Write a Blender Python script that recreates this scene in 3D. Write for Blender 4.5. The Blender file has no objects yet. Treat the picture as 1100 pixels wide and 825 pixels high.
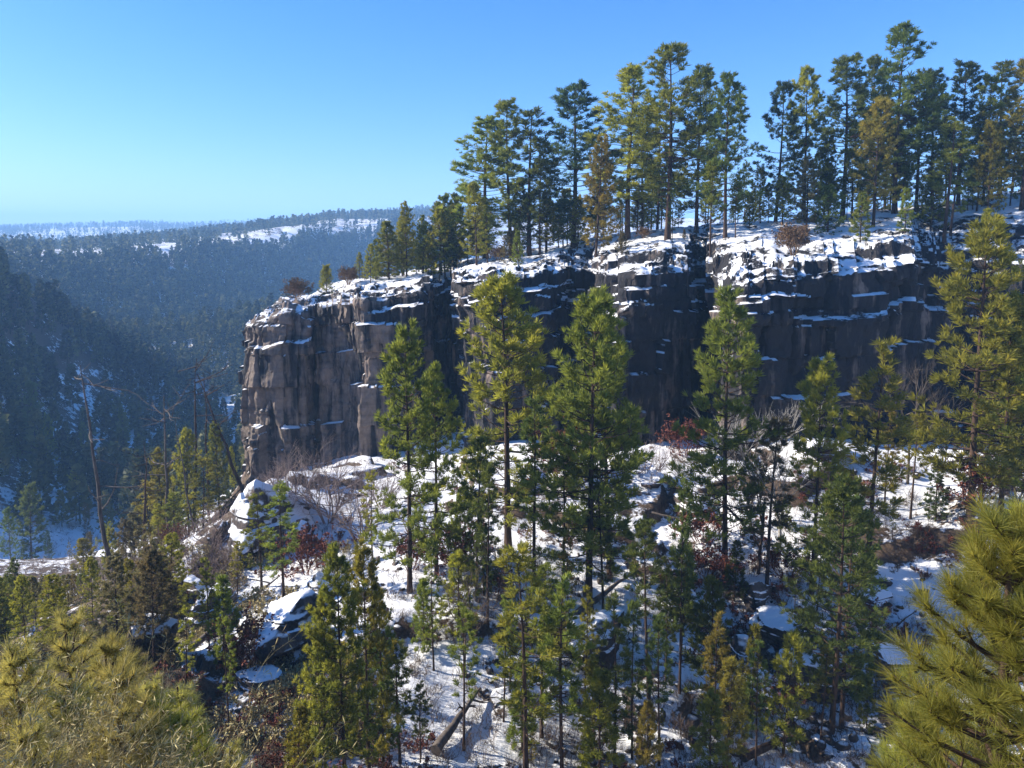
import bpy, math, random
import numpy as np
from mathutils import Vector, Matrix
from mathutils.bvhtree import BVHTree

random.seed(7)
rng = np.random.default_rng(7)
scene = bpy.context.scene
col = scene.collection

# ------------------------------------------------------------------ view
F = 800.0
EYE = 260.0
PITCH = math.radians(5.5)
RC = EYE + F * math.tan(PITCH)          # row of the optical axis; the rest is lens shift
CP, SP = math.cos(PITCH), math.sin(PITCH)


def ray(px, row):
    u = (px - 550.0) / F
    v = (RC - row) / F
    return np.array([u, CP + v * SP, -SP + v * CP])


def at(px, row, Y):
    d = ray(px, row)
    return d * (Y / d[1])


# ------------------------------------------------------------------ noise
def _hash(ix, iy, iz, seed):
    h = (ix.astype(np.uint32) * np.uint32(374761393) + iy.astype(np.uint32) * np.uint32(668265263)
         + iz.astype(np.uint32) * np.uint32(2246822519) + np.uint32((seed * 3266489917) & 0xffffffff))
    h = (h ^ (h >> np.uint32(13))) * np.uint32(1274126177)
    h = (h ^ (h >> np.uint32(15))) * np.uint32(2246822519)
    h = h ^ (h >> np.uint32(16))
    return h.astype(np.float64) / 4294967295.0


def vnoise(x, y, z=None, seed=0):
    x = np.asarray(x, float); y = np.asarray(y, float)
    z = np.zeros_like(x) if z is None else np.asarray(z, float) + np.zeros_like(x)
    y = y + np.zeros_like(x)
    fx, fy, fz = np.floor(x), np.floor(y), np.floor(z)
    ix, iy, iz = fx.astype(np.int64), fy.astype(np.int64), fz.astype(np.int64)
    tx, ty, tz = x - fx, y - fy, z - fz
    tx = tx * tx * tx * (tx * (tx * 6 - 15) + 10)
    ty = ty * ty * ty * (ty * (ty * 6 - 15) + 10)
    tz = tz * tz * tz * (tz * (tz * 6 - 15) + 10)
    r = 0
    for dx in (0, 1):
        wx = tx if dx else 1 - tx
        for dy in (0, 1):
            wy = ty if dy else 1 - ty
            for dz in (0, 1):
                wz = tz if dz else 1 - tz
                r = r + wx * wy * wz * _hash(ix + dx, iy + dy, iz + dz, seed)
    return r * 2 - 1


def fbm(x, y, z=None, o=4, seed=0, gain=0.5):
    r, a, f, n = 0, 1.0, 1.0, 0.0
    for k in range(o):
        r = r + a * vnoise(np.asarray(x) * f, np.asarray(y) * f, None if z is None else np.asarray(z) * f, seed + k * 17)
        n += a
        a *= gain
        f *= 2.03
    return r / n


def sstep(a, b, x):
    t = np.clip((x - a) / (b - a), 0, 1)
    return t * t * (3 - 2 * t)


# ------------------------------------------------------------------ mesh builder
class MB:
    def __init__(self):
        self.v, self.f, self.t, self.n = [], [], [], 0

    def add(self, V, Fc, tint=0.5):
        V = np.asarray(V, float).reshape(-1, 3)
        Fc = np.asarray(Fc, np.int64)
        self.v.append(V)
        self.f.append(Fc + self.n)
        self.t.append(np.broadcast_to(np.asarray(tint, float), (len(V),)).copy())
        self.n += len(V)

    def tube(self, pts, rad, k=5, tint=0.5, cap=False):
        pts = np.asarray(pts, float)
        rad = np.asarray(rad, float)
        n = len(pts)
        d = np.gradient(pts, axis=0)
        d /= np.linalg.norm(d, axis=1)[:, None] + 1e-9
        ref = np.array([0.31, 0.93, 0.2]) if abs(d[0][2]) > 0.7 else np.array([0.05, 0.1, 1.0])
        a = np.cross(d, ref)
        a /= np.linalg.norm(a, axis=1)[:, None] + 1e-9
        b = np.cross(d, a)
        th = np.arange(k) * 2 * math.pi / k
        ring = (pts[:, None, :] + rad[:, None, None] * (np.cos(th)[None, :, None] * a[:, None, :] + np.sin(th)[None, :, None] * b[:, None, :]))
        idx = np.arange(n * k).reshape(n, k)
        q = np.stack([idx[:-1], np.roll(idx, -1, 1)[:-1], np.roll(idx, -1, 1)[1:], idx[1:]], -1).reshape(-1, 4)
        self.add(ring.reshape(-1, 3), q, tint)
        if cap:
            for e, s in ((0, 1), (n - 1, -1)):
                V = np.vstack([ring[e], pts[e][None]])
                t = np.array([[i, (i + 1) % k, k] if s < 0 else [(i + 1) % k, i, k] for i in range(k)])
                self.add(V, t, tint)

    def blades(self, pos, dirs, size, k, width, spread, tint, bend=0.0):
        """narrow diamond needles radiating from each tuft"""
        n = len(pos)
        r = rng.normal(size=(n, k, 3))
        r /= np.linalg.norm(r, axis=2)[..., None]
        d = dirs[:, None, :] + r * spread
        d /= np.linalg.norm(d, axis=2)[..., None]
        L = size[:, None, None] * rng.uniform(0.7, 1.15, (n, k, 1))
        s = np.cross(d, rng.normal(size=(n, k, 3)))
        s /= np.linalg.norm(s, axis=2)[..., None]
        w = width * size[:, None, None]
        p0 = np.repeat(pos[:, None, :], k, 1)
        m = p0 + d * L * 0.55
        tip = p0 + d * L
        tip[..., 2] -= bend * L[..., 0]
        V = np.stack([p0 + d * L * 0.04, m + s * w, tip, m - s * w], 2).reshape(-1, 3)
        Fc = np.arange(n * k * 4).reshape(-1, 4)
        t = np.repeat(np.repeat(tint, k), 4) + np.repeat(rng.uniform(-0.12, 0.12, n * k), 4)
        self.add(V, Fc, t)

    def mesh(self, name, smooth=False):
        me = bpy.data.meshes.new(name)
        V = np.vstack(self.v)
        me.vertices.add(len(V))
        me.vertices.foreach_set('co', V.astype(np.float32).ravel())
        tot = np.concatenate([np.full(len(f), f.shape[1], np.int32) for f in self.f])
        loops = np.concatenate([f.ravel() for f in self.f]).astype(np.int32)
        start = np.concatenate([[0], np.cumsum(tot)[:-1]]).astype(np.int32)
        me.loops.add(len(loops))
        me.loops.foreach_set('vertex_index', loops)
        me.polygons.add(len(tot))
        me.polygons.foreach_set('loop_start', start)
        if smooth:
            me.polygons.foreach_set('use_smooth', np.ones(len(tot), bool))
        at_ = me.attributes.new('tint', 'FLOAT', 'POINT')
        at_.data.foreach_set('value', np.clip(np.concatenate(self.t), 0, 1).astype(np.float32))
        me.update(calc_edges=True)
        return me


def link(name, me, m, parent=None):
    o = bpy.data.objects.new(name, me)
    if m is not None and not me.materials:
        me.materials.append(m)
    col.objects.link(o)
    o.parent = parent
    return o


def tag(o, label=None, cat=None, group=None, kind=None):
    for k, v in (('label', label), ('category', cat), ('group', group), ('kind', kind)):
        if v:
            o[k] = v
    return o


def empty(name, loc=(0, 0, 0), rz=0.0):
    o = bpy.data.objects.new(name, None)
    o.empty_display_size = 0.3
    o.location = loc
    o.rotation_euler = (0, 0, rz)
    col.objects.link(o)
    return o


# ------------------------------------------------------------------ materials
class NT:
    def __init__(self, name):
        self.m = bpy.data.materials.new(name)
        self.m.use_nodes = True
        self.t = self.m.node_tree
        self.t.nodes.clear()
        self.out = self.t.nodes.new('ShaderNodeOutputMaterial')

    def n(self, typ, **kw):
        nd = self.t.nodes.new('ShaderNode' + typ)
        for k, v in kw.items():
            if k.startswith('i_'):
                key = k[2:]
                key = int(key) if key.isdigit() else key.replace('_', ' ')
                if isinstance(v, bpy.types.NodeSocket):
                    self.t.links.new(v, nd.inputs[key])
                else:
                    nd.inputs[key].default_value = v
            else:
                setattr(nd, k, v)
        return nd

    def math(self, op, a, b=0.0, c=None):
        nd = self.n('Math', operation=op)
        for i, v in enumerate((a, b) if c is None else (a, b, c)):
            if isinstance(v, bpy.types.NodeSocket):
                self.t.links.new(v, nd.inputs[i])
            else:
                nd.inputs[i].default_value = v
        return nd.outputs[0]

    def ramp(self, fac, stops, interp='LINEAR'):
        nd = self.n('ValToRGB')
        nd.color_ramp.interpolation = interp
        e = nd.color_ramp.elements
        while len(e) < len(stops):
            e.new(0.5)
        for el, (p, c) in zip(e, stops):
            el.position = p
            el.color = (*c, 1) if len(c) == 3 else c
        self.t.links.new(fac, nd.inputs[0])
        return nd.outputs[0]

    def mix(self, f, a, b, blend='MIX'):
        nd = self.n('Mix', data_type='RGBA', blend_type=blend)
        for i, v in ((0, f), (6, a), (7, b)):
            if isinstance(v, bpy.types.NodeSocket):
                self.t.links.new(v, nd.inputs[i])
            else:
                nd.inputs[i].default_value = (*v, 1) if isinstance(v, tuple) and len(v) == 3 else v
        return nd.outputs[2]

    def noise(self, scale, detail=4, rough=0.55, vec=None, sc=None):
        if vec is None:
            vec = self.n('NewGeometry').outputs['Position']
        if sc is not None:
            mp = self.n('Mapping')
            mp.inputs['Scale'].default_value = sc
            self.t.links.new(vec, mp.inputs['Vector'])
            vec = mp.outputs[0]
        nd = self.n('TexNoise')
        nd.inputs['Scale'].default_value = scale
        nd.inputs['Detail'].default_value = detail
        nd.inputs['Roughness'].default_value = rough
        self.t.links.new(vec, nd.inputs['Vector'])
        return nd.outputs[0]

    def surf(self, colr, rough=0.8, bump=None, bstr=0.5, bdist=0.1, spec=0.2, transl=None):
        p = self.n('BsdfPrincipled')
        if isinstance(colr, bpy.types.NodeSocket):
            self.t.links.new(colr, p.inputs['Base Color'])
        else:
            p.inputs['Base Color'].default_value = (*colr, 1)
        if isinstance(rough, bpy.types.NodeSocket):
            self.t.links.new(rough, p.inputs['Roughness'])
        else:
            p.inputs['Roughness'].default_value = rough
        p.inputs['Specular IOR Level'].default_value = spec
        if bump is not None:
            b = self.n('Bump')
            b.inputs['Strength'].default_value = bstr
            b.inputs['Distance'].default_value = bdist
            self.t.links.new(bump, b.inputs['Height'])
            self.t.links.new(b.outputs[0], p.inputs['Normal'])
        o = p.outputs[0]
        if transl:
            tr = self.n('BsdfTranslucent')
            if isinstance(colr, bpy.types.NodeSocket):
                self.t.links.new(colr, tr.inputs[0])
            else:
                tr.inputs[0].default_value = (*colr, 1)
            mx = self.n('MixShader')
            mx.inputs[0].default_value = transl
            self.t.links.new(o, mx.inputs[1])
            self.t.links.new(tr.outputs[0], mx.inputs[2])
            o = mx.outputs[0]
        self.t.links.new(o, self.out.inputs[0])
        return self.m


SNOW = (0.82, 0.83, 0.86)


def mat_needles():
    b = NT('needles')
    oi = b.n('ObjectInfo')
    tint = b.n('Attribute', attribute_name='tint').outputs['Fac']
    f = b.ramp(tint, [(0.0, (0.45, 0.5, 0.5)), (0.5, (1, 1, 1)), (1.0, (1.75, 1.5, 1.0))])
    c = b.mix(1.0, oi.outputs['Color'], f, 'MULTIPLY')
    hs = b.n('HueSaturation')
    b.t.links.new(c, hs.inputs['Color'])
    b.t.links.new(b.math('MULTIPLY_ADD', oi.outputs['Random'], 0.03, 0.485), hs.inputs['Hue'])
    b.t.links.new(b.math('MULTIPLY_ADD', oi.outputs['Random'], 0.4, 0.8), hs.inputs['Value'])
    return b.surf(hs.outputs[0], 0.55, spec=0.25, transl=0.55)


def mat_bark(name, c1, c2):
    b = NT(name)
    v = b.n('TexCoord').outputs['Object']
    n1 = b.noise(3.0, 5, 0.65, v, (1.6, 1.6, 0.35))
    n2 = b.noise(0.5, 2, 0.5, v)
    c = b.mix(b.ramp(n1, [(0.35, (0, 0, 0)), (0.65, (1, 1, 1))]), c1, c2)
    c = b.mix(b.ramp(n2, [(0.4, (0, 0, 0)), (0.7, (0.6, 0.6, 0.6))]), c, tuple(x * 0.6 for x in c1))
    return b.surf(c, 0.85, bump=n1, bstr=0.7, bdist=0.03)


def mat_twig(name, c1, c2):
    b = NT(name)
    t = b.n('Attribute', attribute_name='tint').outputs['Fac']
    return b.surf(b.mix(t, c1, c2), 0.8)


def rock_colour(b, dark_share=None):
    P = b.n('NewGeometry').outputs['Position']
    streak = b.noise(0.9, 5, 0.6, P, (1.0, 1.0, 0.09))       # vertical water streaks
    strata = b.noise(0.8, 4, 0.6, P, (0.12, 0.12, 1.6))      # bedding
    blot = b.noise(0.25, 4, 0.55, P)
    c = b.ramp(strata, [(0.25, (0.105, 0.085, 0.075)), (0.5, (0.2, 0.16, 0.135)), (0.75, (0.27, 0.205, 0.165))])
    c = b.mix(b.ramp(blot, [(0.52, (0, 0, 0)), (0.7, (0.6, 0.6, 0.6))]), c, (0.34, 0.25, 0.2))
    if dark_share is None:
        st_ = b.ramp(streak, [(0.38, (0.95, 0.95, 0.95)), (0.64, (0.15, .15, .15))])
    else:
        lv_ = b.math('ADD', b.math('MULTIPLY', b.math('SUBTRACT', streak, .5), 2.6), dark_share)  # given share raises the dark tone along the streaks
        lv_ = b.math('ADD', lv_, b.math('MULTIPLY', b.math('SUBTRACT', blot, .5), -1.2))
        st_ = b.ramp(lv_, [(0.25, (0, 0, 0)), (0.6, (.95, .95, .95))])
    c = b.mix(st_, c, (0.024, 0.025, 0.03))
    fine = b.noise(3.0, 8, 0.7, P, (1, 1, 0.6))
    c = b.mix(0.5, c, b.ramp(fine, [(0.3, (0.4, 0.4, 0.4)), (0.7, (1.3, 1.3, 1.3))]), 'MULTIPLY')
    return c, fine, streak


def mat_rock(name, lo=0.5, hi=0.72, snow_noise=0.25, tinted=False):
    b = NT(name)
    c, fine, streak = rock_colour(b, b.n('Attribute', attribute_name='tint').outputs['Fac'] if tinted else None)
    g = b.n('NewGeometry')
    nz = b.n('SeparateXYZ', i_0=g.outputs['Normal']).outputs[2]
    P = g.outputs['Position']
    sn = b.noise(1.3, 6, 0.65, P)
    lev = b.math('ADD', nz, b.math('MULTIPLY', b.math('SUBTRACT', sn, 0.5), snow_noise * 2))
    if tinted:
        lev = b.math('ADD', lev, b.math('MULTIPLY', b.math('SUBTRACT', b.noise(.45, 7, .68, P), 0.55), 1.5))
    mask = b.ramp(lev, [(lo, (0, 0, 0)), (hi, (1, 1, 1))])
    cc = b.mix(mask, c, SNOW)
    h = b.math('ADD', b.math('MULTIPLY', fine, 0.7), b.math('MULTIPLY', streak, 0.5))
    h = b.math('MULTIPLY', h, b.math('SUBTRACT', 1.0, b.math('MULTIPLY', mask, 0.85)))
    return b.surf(cc, 0.85, bump=h, bstr=1.0, bdist=0.4)


def mat_ground():
    b = NT('snowy_ground')
    g = b.n('NewGeometry')
    P = g.outputs['Position']
    nz = b.n('SeparateXYZ', i_0=g.outputs['Normal']).outputs[2]
    big = b.noise(0.16, 5, 0.6, P)
    mid = b.noise(0.9, 6, 0.65, P)
    fine = b.noise(5.0, 5, 0.7, P)
    dirt = b.ramp(fine, [(0.3, (0.035, 0.026, 0.02)), (0.55, (0.11, 0.075, 0.05)), (0.8, (0.2, 0.14, 0.09))])
    rockc, rf, st = rock_colour(b)
    steep = b.ramp(nz, [(0.42, (1, 1, 1)), (0.6, (0, 0, 0))])
    under = b.mix(steep, dirt, rockc)
    lev = b.math('ADD', b.math('MULTIPLY', big, 0.55), b.math('MULTIPLY', mid, 0.45))
    lev = b.math('ADD', lev, b.math('MULTIPLY', b.math('SUBTRACT', fine, 0.5), 0.22))
    lev = b.math('ADD', lev, b.math('MULTIPLY', b.math('SUBTRACT', nz, 0.9), 0.5))
    cover = b.n('Attribute', attribute_name='tint').outputs['Fac']
    lev = b.math('ADD', lev, b.math('MULTIPLY', b.math('SUBTRACT', cover, 0.5), 0.4))
    mask = b.ramp(lev, [(0.43, (0, 0, 0)), (0.47, (1, 1, 1))])
    c = b.mix(mask, under, SNOW)
    h = b.math('ADD', b.math('MULTIPLY', mid, 1.0), b.math('MULTIPLY', fine, 0.3))
    return b.surf(c, 0.8, bump=h, bstr=0.5, bdist=0.22)


M_NEEDLE = mat_needles()
M_BARK = mat_bark('pine_bark', (0.035, 0.024, 0.019), (0.11, 0.066, 0.044))
M_DEAD = mat_bark('dead_wood', (0.07, 0.055, 0.045), (0.19, 0.16, 0.14))
M_PALE = mat_bark('pale_bark', (0.3, 0.28, 0.26), (0.5, 0.48, 0.45))
M_RED = mat_twig('red_leaves', (0.09, 0.03, 0.022), (0.24, 0.085, 0.05))
M_BROWN = mat_twig('brown_leaves', (0.1, 0.065, 0.04), (0.26, 0.16, 0.09))
M_PINK = mat_twig('bare_twigs', (0.14, 0.1, 0.085), (0.36, 0.28, 0.25))
M_DARKTWIG = mat_twig('dark_twigs', (0.05, 0.036, 0.03), (0.17, 0.12, 0.09))
M_STRAW = mat_twig('straw', (0.2, 0.15, 0.08), (0.5, 0.43, 0.2))
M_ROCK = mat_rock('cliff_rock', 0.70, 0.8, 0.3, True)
M_BOULDER = mat_rock('boulder_rock', 0.6, 0.72, 0.22)
M_SNOWROCK = mat_rock('snowy_boulder_rock', 0.42, 0.54, 0.5)
M_GROUND = mat_ground()


# ------------------------------------------------------------------ ground sheet
CTL = []      # (x, y, z)


def cp(px, row, Y):
    CTL.append(at(px, row, Y))


for a in [(480, 825, 30), (600, 825, 31), (750, 825, 31), (900, 825, 33), (1000, 825, 32), (1100, 825, 31),
          (450, 720, 36), (600, 720, 37), (750, 720, 38), (900, 725, 39), (1000, 720, 38), (1100, 700, 39),
          (442, 636, 43), (545, 592, 48), (632, 640, 44), (780, 618, 46), (872, 640, 44), (932, 628, 45),
          (1043, 552, 48), (1100, 560, 47), (720, 560, 54), (900, 567, 50), (980, 558, 50),
          (500, 505, 67), (600, 500, 67), (700, 490, 63), (760, 500, 62), (870, 492, 57), (1000, 500, 57), (1100, 515, 53),
          (340, 515, 76), (420, 510, 73), (268, 510, 85),
          (290, 517, 62), (345, 545, 60), (335, 590, 54), (300, 655, 45), (262, 600, 54), (250, 650, 48), (205, 708, 42),
          (335, 640, 47), (370, 600, 51), (390, 560, 58), (250, 720, 38), (220, 825, 29), (330, 760, 33), (400, 825, 30),
          (200, 605, 80), (235, 590, 78), (150, 640, 90), (160, 690, 44), (160, 800, 27), (110, 720, 36), (60, 720, 34), (0, 720, 32),
          (30, 660, 72), (100, 660, 75),
          (50, 600, 140), (0, 622, 128), (100, 565, 165), (60, 530, 205), (150, 570, 150), (130, 520, 215), (200, 500, 230), (240, 520, 190),
          (0, 296, 290), (40, 330, 310), (100, 376, 335), (180, 416, 365), (250, 436, 345), (-120, 240, 260), (-250, 200, 220),
          (0, 470, 195), (0, 395, 235), (100, 468, 250), (50, 420, 262), (200, 462, 300), (-120, 420, 165), (-120, 560, 110),
          (150, 362, 400), (290, 344, 395), (220, 354, 400), (200, 408, 345), (280, 408, 340), (400, 335, 420),
          (330, 430, 330), (360, 410, 300), (230, 380, 470), (120, 385, 440), (300, 365, 530),
          (150, 352, 480), (220, 345, 545), (300, 338, 650), (420, 335, 800), (60, 372, 400), (550, 340, 780),
          (-60, 292, 440), (30, 282, 520), (120, 274, 590), (200, 266, 670), (330, 251, 810), (415, 240, 930), (-150, 300, 400), (550, 240, 1050), (700, 246, 1050), (900, 250, 1050), (1150, 250, 1050),
          (30, 276, 560), (120, 268, 630), (200, 260, 715), (330, 245, 855), (415, 235, 975), (30, 277, 620), (120, 268, 690), (200, 261, 780), (330, 246, 920), (100, 270, 900), (0, 276, 800), (250, 252, 1100),
          (415, 230, 1500), (250, 250, 1400), (100, 266, 1400), (-100, 270, 1400),
          (110, 243, 2100), (0, 249, 2100), (230, 247, 2200), (400, 232, 2300), (600, 235, 2300), (900, 245, 2300), (-200, 250, 2200), (60, 256, 1800), (170, 256, 1800)]:
    cp(*a)
for p in [(0, 0, -1.7), (3, 0, -1.9), (-5, 0, -1.6), (9, 0, -1.2), (0, 2.5, -3.6), (0, 8, -12.5), (0, 18, -21.5), (6, 8, -11.5), (6, 3, -4.5), (13, 9, -11.5),
          (-4, 5, -5.2), (-8, 8, -7.4), (-13, 10, -8.6), (-4, 10, -12), (-6, 18, -18), (-14, 18, -14), (-24, 14, -9), (-12, 2, -2.4), (-30, 0, -2), (25, 2, -2), (40, 14, -8), (26, 20, -18),
          (60, 40, -14), (80, 30, -8), (0, -30, 1), (60, -30, 1), (-60, -30, 1), (0, -200, 5), (200, -100, 5), (-200, -100, 0), (-140, 20, -20), (-90, 40, -40), (-60, 60, -45),
          (-20, 110, -28), (0, 110, -28), (40, 110, -28), (80, 100, -26), (120, 80, -18), (0, 180, -35), (100, 200, -35), (300, 300, -20),
          (0, 400, -30), (200, 500, -20), (500, 500, -10), (-500, 500, 10), (-600, 100, 20), (600, 0, 5),
          (-3000, 3000, 60), (0, 4500, 90), (3000, 3000, 40), (-4500, 0, 30), (4500, 0, 30), (0, -4500, 20), (3000, -3000, 20), (-3000, -3000, 20)]:
    CTL.append(np.array(p, float))
CTL = np.array(CTL)
_n = len(CTL)
_A = np.linalg.norm(CTL[:, None, :2] - CTL[None, :, :2], axis=2) * -1.0
_B = np.hstack([np.ones((_n, 1)), CTL[:, :2]])
_S = np.block([[_A - np.eye(_n) * 0.15, _B], [_B.T, np.zeros((3, 3))]])
_W = np.linalg.solve(_S, np.concatenate([CTL[:, 2], [0, 0, 0]]))


def ground_z(x, y):
    x = np.asarray(x, float); y = np.asarray(y, float)
    z = np.full(x.shape, _W[_n]) + _W[_n + 1] * x + _W[_n + 2] * y
    for i in range(_n):
        z = z - _W[i] * np.sqrt((x - CTL[i, 0]) ** 2 + (y - CTL[i, 1]) ** 2)
    r = np.sqrt(x * x + y * y)
    k = sstep(6, 18, r)
    far = sstep(110, 500, r)
    z = z + k * (0.55 * fbm(x * 0.16, y * 0.16, o=4, seed=3) + 0.16 * fbm(x * 0.9, y * 0.9, o=4, seed=5)) * (1 - far * 0.5)
    # low rock steps breaking the near slope
    st = fbm(x * 0.12 + 7, y * 0.12 - 3, o=3, seed=9)
    z = z + k * (1 - sstep(80, 130, r)) * 0.9 * sstep(0.12, 0.2, st)
    z = z + far * (6.0 * fbm(x * 0.012, y * 0.012, o=4, seed=11))
    return z


rr = np.concatenate([np.linspace(0.4, 12, 40, endpoint=False), np.linspace(12, 100, 250, endpoint=False),
                     np.geomspace(100, 1300, 190, endpoint=False), np.geomspace(1300, 5000, 40)])
aa = np.concatenate([np.linspace(-180, -56, 50, endpoint=False), np.linspace(-56, 50, 620, endpoint=False), np.linspace(50, 180, 50, endpoint=False)])
R_, A_ = np.meshgrid(rr, np.radians(aa), indexing='ij')
GX, GY = R_ * np.sin(A_), R_ * np.cos(A_)
GZ = ground_z(GX, GY)
mb = MB()
nr, na = R_.shape
idx = np.arange(nr * na).reshape(nr, na)
nx = np.roll(idx, -1, 1)
# how much of the floor is snow: thin under the woods, deep on rims and the creek flat
GROW = RC - F * ((GZ * CP + GY * SP) / np.maximum(GY * CP - GZ * SP, 1e-3))
GPX = 550 + F * CP * GX / np.maximum(GY, 1)
RIMX, RIMY = [-150, -60, 30, 120, 200, 330, 415, 560, 1150], [400, 440, 520, 590, 670, 810, 930, 1050, 1050]
FOOTY = [330, 370, 395, 455, 520, 690, 790, 790, 790]
GRIM = np.interp(GPX, RIMX, RIMY)
COV = np.where((R_ > 110), .35, .45) + np.where((R_ > 110) & (R_ < 480), .13, 0) + np.where((GY > GRIM - 6) & (GY < GRIM + 22), .4, 0) + np.where((R_ > 1110), .05, 0)
COV = np.where((R_ > 110) & (R_ < 190) & (GROW > 565), .56, COV)
COV = np.where((R_ > 22) & (R_ < 140) & (GPX < 225) & (GROW > 598), .22 + .14 * sstep(150, 225, GPX), COV)
mb.add(np.stack([GX, GY, GZ], -1).reshape(-1, 3), np.stack([idx[:-1], nx[:-1], nx[1:], idx[1:]], -1).reshape(-1, 4)[:, ::-1], COV.ravel())
mb.add([[0, 0, float(ground_z(np.array(0.), np.array(0.)))]], np.zeros((0, 3)))
ground_me = mb.mesh('ground', True)
ground = tag(link('ground', ground_me, M_GROUND), kind='structure')
BVH_G = BVHTree.FromPolygons([tuple(v) for v in np.stack([GX, GY, GZ], -1).reshape(-1, 3)],
                             [tuple(q) for q in np.stack([idx[:-1], nx[:-1], nx[1:], idx[1:]], -1).reshape(-1, 4)])

# ------------------------------------------------------------------ cliff and plateau: one sheet
# px, Y, row of the rim, row of the base, crest row, crest Y
CL = [(292, 128, 322, 470, 318, 138), (275, 108, 338, 490, 322, 130), (263, 91, 352, 515, 325, 118), (264, 87, 350, 520, 322, 112), (275, 84, 346, 520, 318, 108),
      (300, 83, 338, 520, 312, 106), (328, 84, 333, 520, 308, 106), (337, 88, 330, 520, 306, 106), (342, 87, 330, 522, 305, 106),
      (385, 80.5, 322, 525, 298, 108), (420, 80.5, 316, 522, 294, 108), (448, 82, 308, 520, 290, 110),
      (460, 95, 302, 500, 286, 114), (484, 96, 298, 500, 283, 114), (491, 84, 304, 512, 282, 110), (498, 79.5, 304, 518, 280, 108),
      (526, 73.5, 297, 518, 276, 106), (560, 75, 292, 515, 270, 104), (602, 77.5, 287, 512, 264, 104),
      (613, 84, 288, 500, 262, 104), (641, 84, 288, 500, 256, 102), (652, 75, 292, 505, 254, 100), (661, 69, 294, 510, 252, 100),
      (700, 70.5, 291, 510, 248, 98), (748, 72.5, 291, 510, 244, 94), (756, 82, 285, 490, 242, 96), (768, 84, 285, 500, 241, 94),
      (773, 69, 300, 505, 240, 92), (782, 64, 308, 510, 240, 92), (802, 61, 300, 512, 239, 92), (860, 62, 292, 515, 236, 92),
      (920, 63.5, 286, 512, 230, 92), (985, 66, 280, 508, 222, 92), (1000, 70, 285, 500, 220, 92), (1040, 72, 282, 500, 216, 92),
      (1080, 70, 282, 505, 210, 92), (1130, 68, 278, 510, 202, 92), (1250, 64, 265, 560, 190, 86), (1500, 54, 260, 600, 190, 88)]
P0, PT, PC, PBk = [], [], [], []
for (px, Y, rt, rb, cr, cy) in CL:
    t = at(px, rt, Y)
    PT.append(t)
    P0.append(at(px, rb, Y)[2] - 1.5)
    c = at(px, cr, cy)
    if px < 300:
        c = at(345, cr, cy)
    c[0] = c[1] * (max(px, 335 if Y < 100 else 345) - 550) / F / (CP * 1.06)
    PC.append(c)
    bk = c.copy()
    bk[0] *= 1.55; bk[1] *= 1.55
    bk[2] = c[2] - 7
    if px < 450:
        bk = c + np.array([4, 22, -6])
    PBk.append(bk)
PT, PC, PBk, P0 = np.array(PT), np.array(PC), np.array(PBk), np.array(P0)
seg = np.linalg.norm(np.diff(PT[:, :2], axis=0), axis=1)
S = np.concatenate([[0], np.cumsum(seg)])
s = np.arange(0, S[-1], 0.16)


def smooth(a, k):
    w = np.hanning(2 * k + 3)[1:-1]
    w /= w.sum()
    return np.convolve(np.pad(a, k, mode='edge'), w, mode='valid')


def along(arr, k):
    return smooth(np.interp(s, S, arr), k)


tx, ty, tz = along(PT[:, 0], 5), along(PT[:, 1], 5), along(PT[:, 2], 8)
zb = along(P0, 12)
cx, cyy, cz = along(PC[:, 0], 30), along(PC[:, 1], 30), along(PC[:, 2], 30)
bx, by, bz = along(PBk[:, 0], 30), along(PBk[:, 1], 30), along(PBk[:, 2], 30)
dxs, dys = smooth(np.gradient(tx), 8), smooth(np.gradient(ty), 8)
ln = np.sqrt(dxs ** 2 + dys ** 2)
Nx, Ny = dys / ln, -dxs / ln                      # outward
ix_, iy_ = cx - tx, cyy - ty
il = np.sqrt(ix_ ** 2 + iy_ ** 2)
Ix, Iy = ix_ / il, iy_ / il                       # towards the plateau
NU, NV = 130, 90
u = np.linspace(0, 1, NU)[:, None]
tz = tz + 0.7 * fbm(s * 0.25, s * 0 + 3, o=3, seed=21)
Z = zb + (tz - zb) * u
SS = np.broadcast_to(s, Z.shape)
zt = (tz - Z)                                     # depth under the rim
warp = 0.5 * fbm(SS * 0.08, Z * 0.05, o=2, seed=30)
# bedding layers, thick and thin
lay_rng = np.random.default_rng(5)
lb = np.cumsum(lay_rng.choice([0.3, 0.45, 0.7, 1.1, 1.6, 2.4], 60)) - 45
LI = np.searchsorted(lb, Z + warp * 2.2 + 0.35 * fbm(SS * 0.4, Z * 0.1, o=3, seed=39))
lay_off = lay_rng.uniform(-1, 1, 80)
lay_w = lay_rng.uniform(1.0, 3.4, 80)
lay_sh = lay_rng.uniform(0, 5, 80)
blk = np.floor((SS + lay_sh[LI] + 0.4 * fbm(SS * 0.5, Z * 0.5, o=2, seed=31)) / lay_w[LI])
bo = _hash(blk.astype(np.int64), LI.astype(np.int64), np.zeros_like(LI), 77) * 2 - 1
top_zone = sstep(5.5, 1.0, zt)
out = 1.3 * fbm(SS * 0.11, Z * 0.035, o=3, seed=33)
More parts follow.
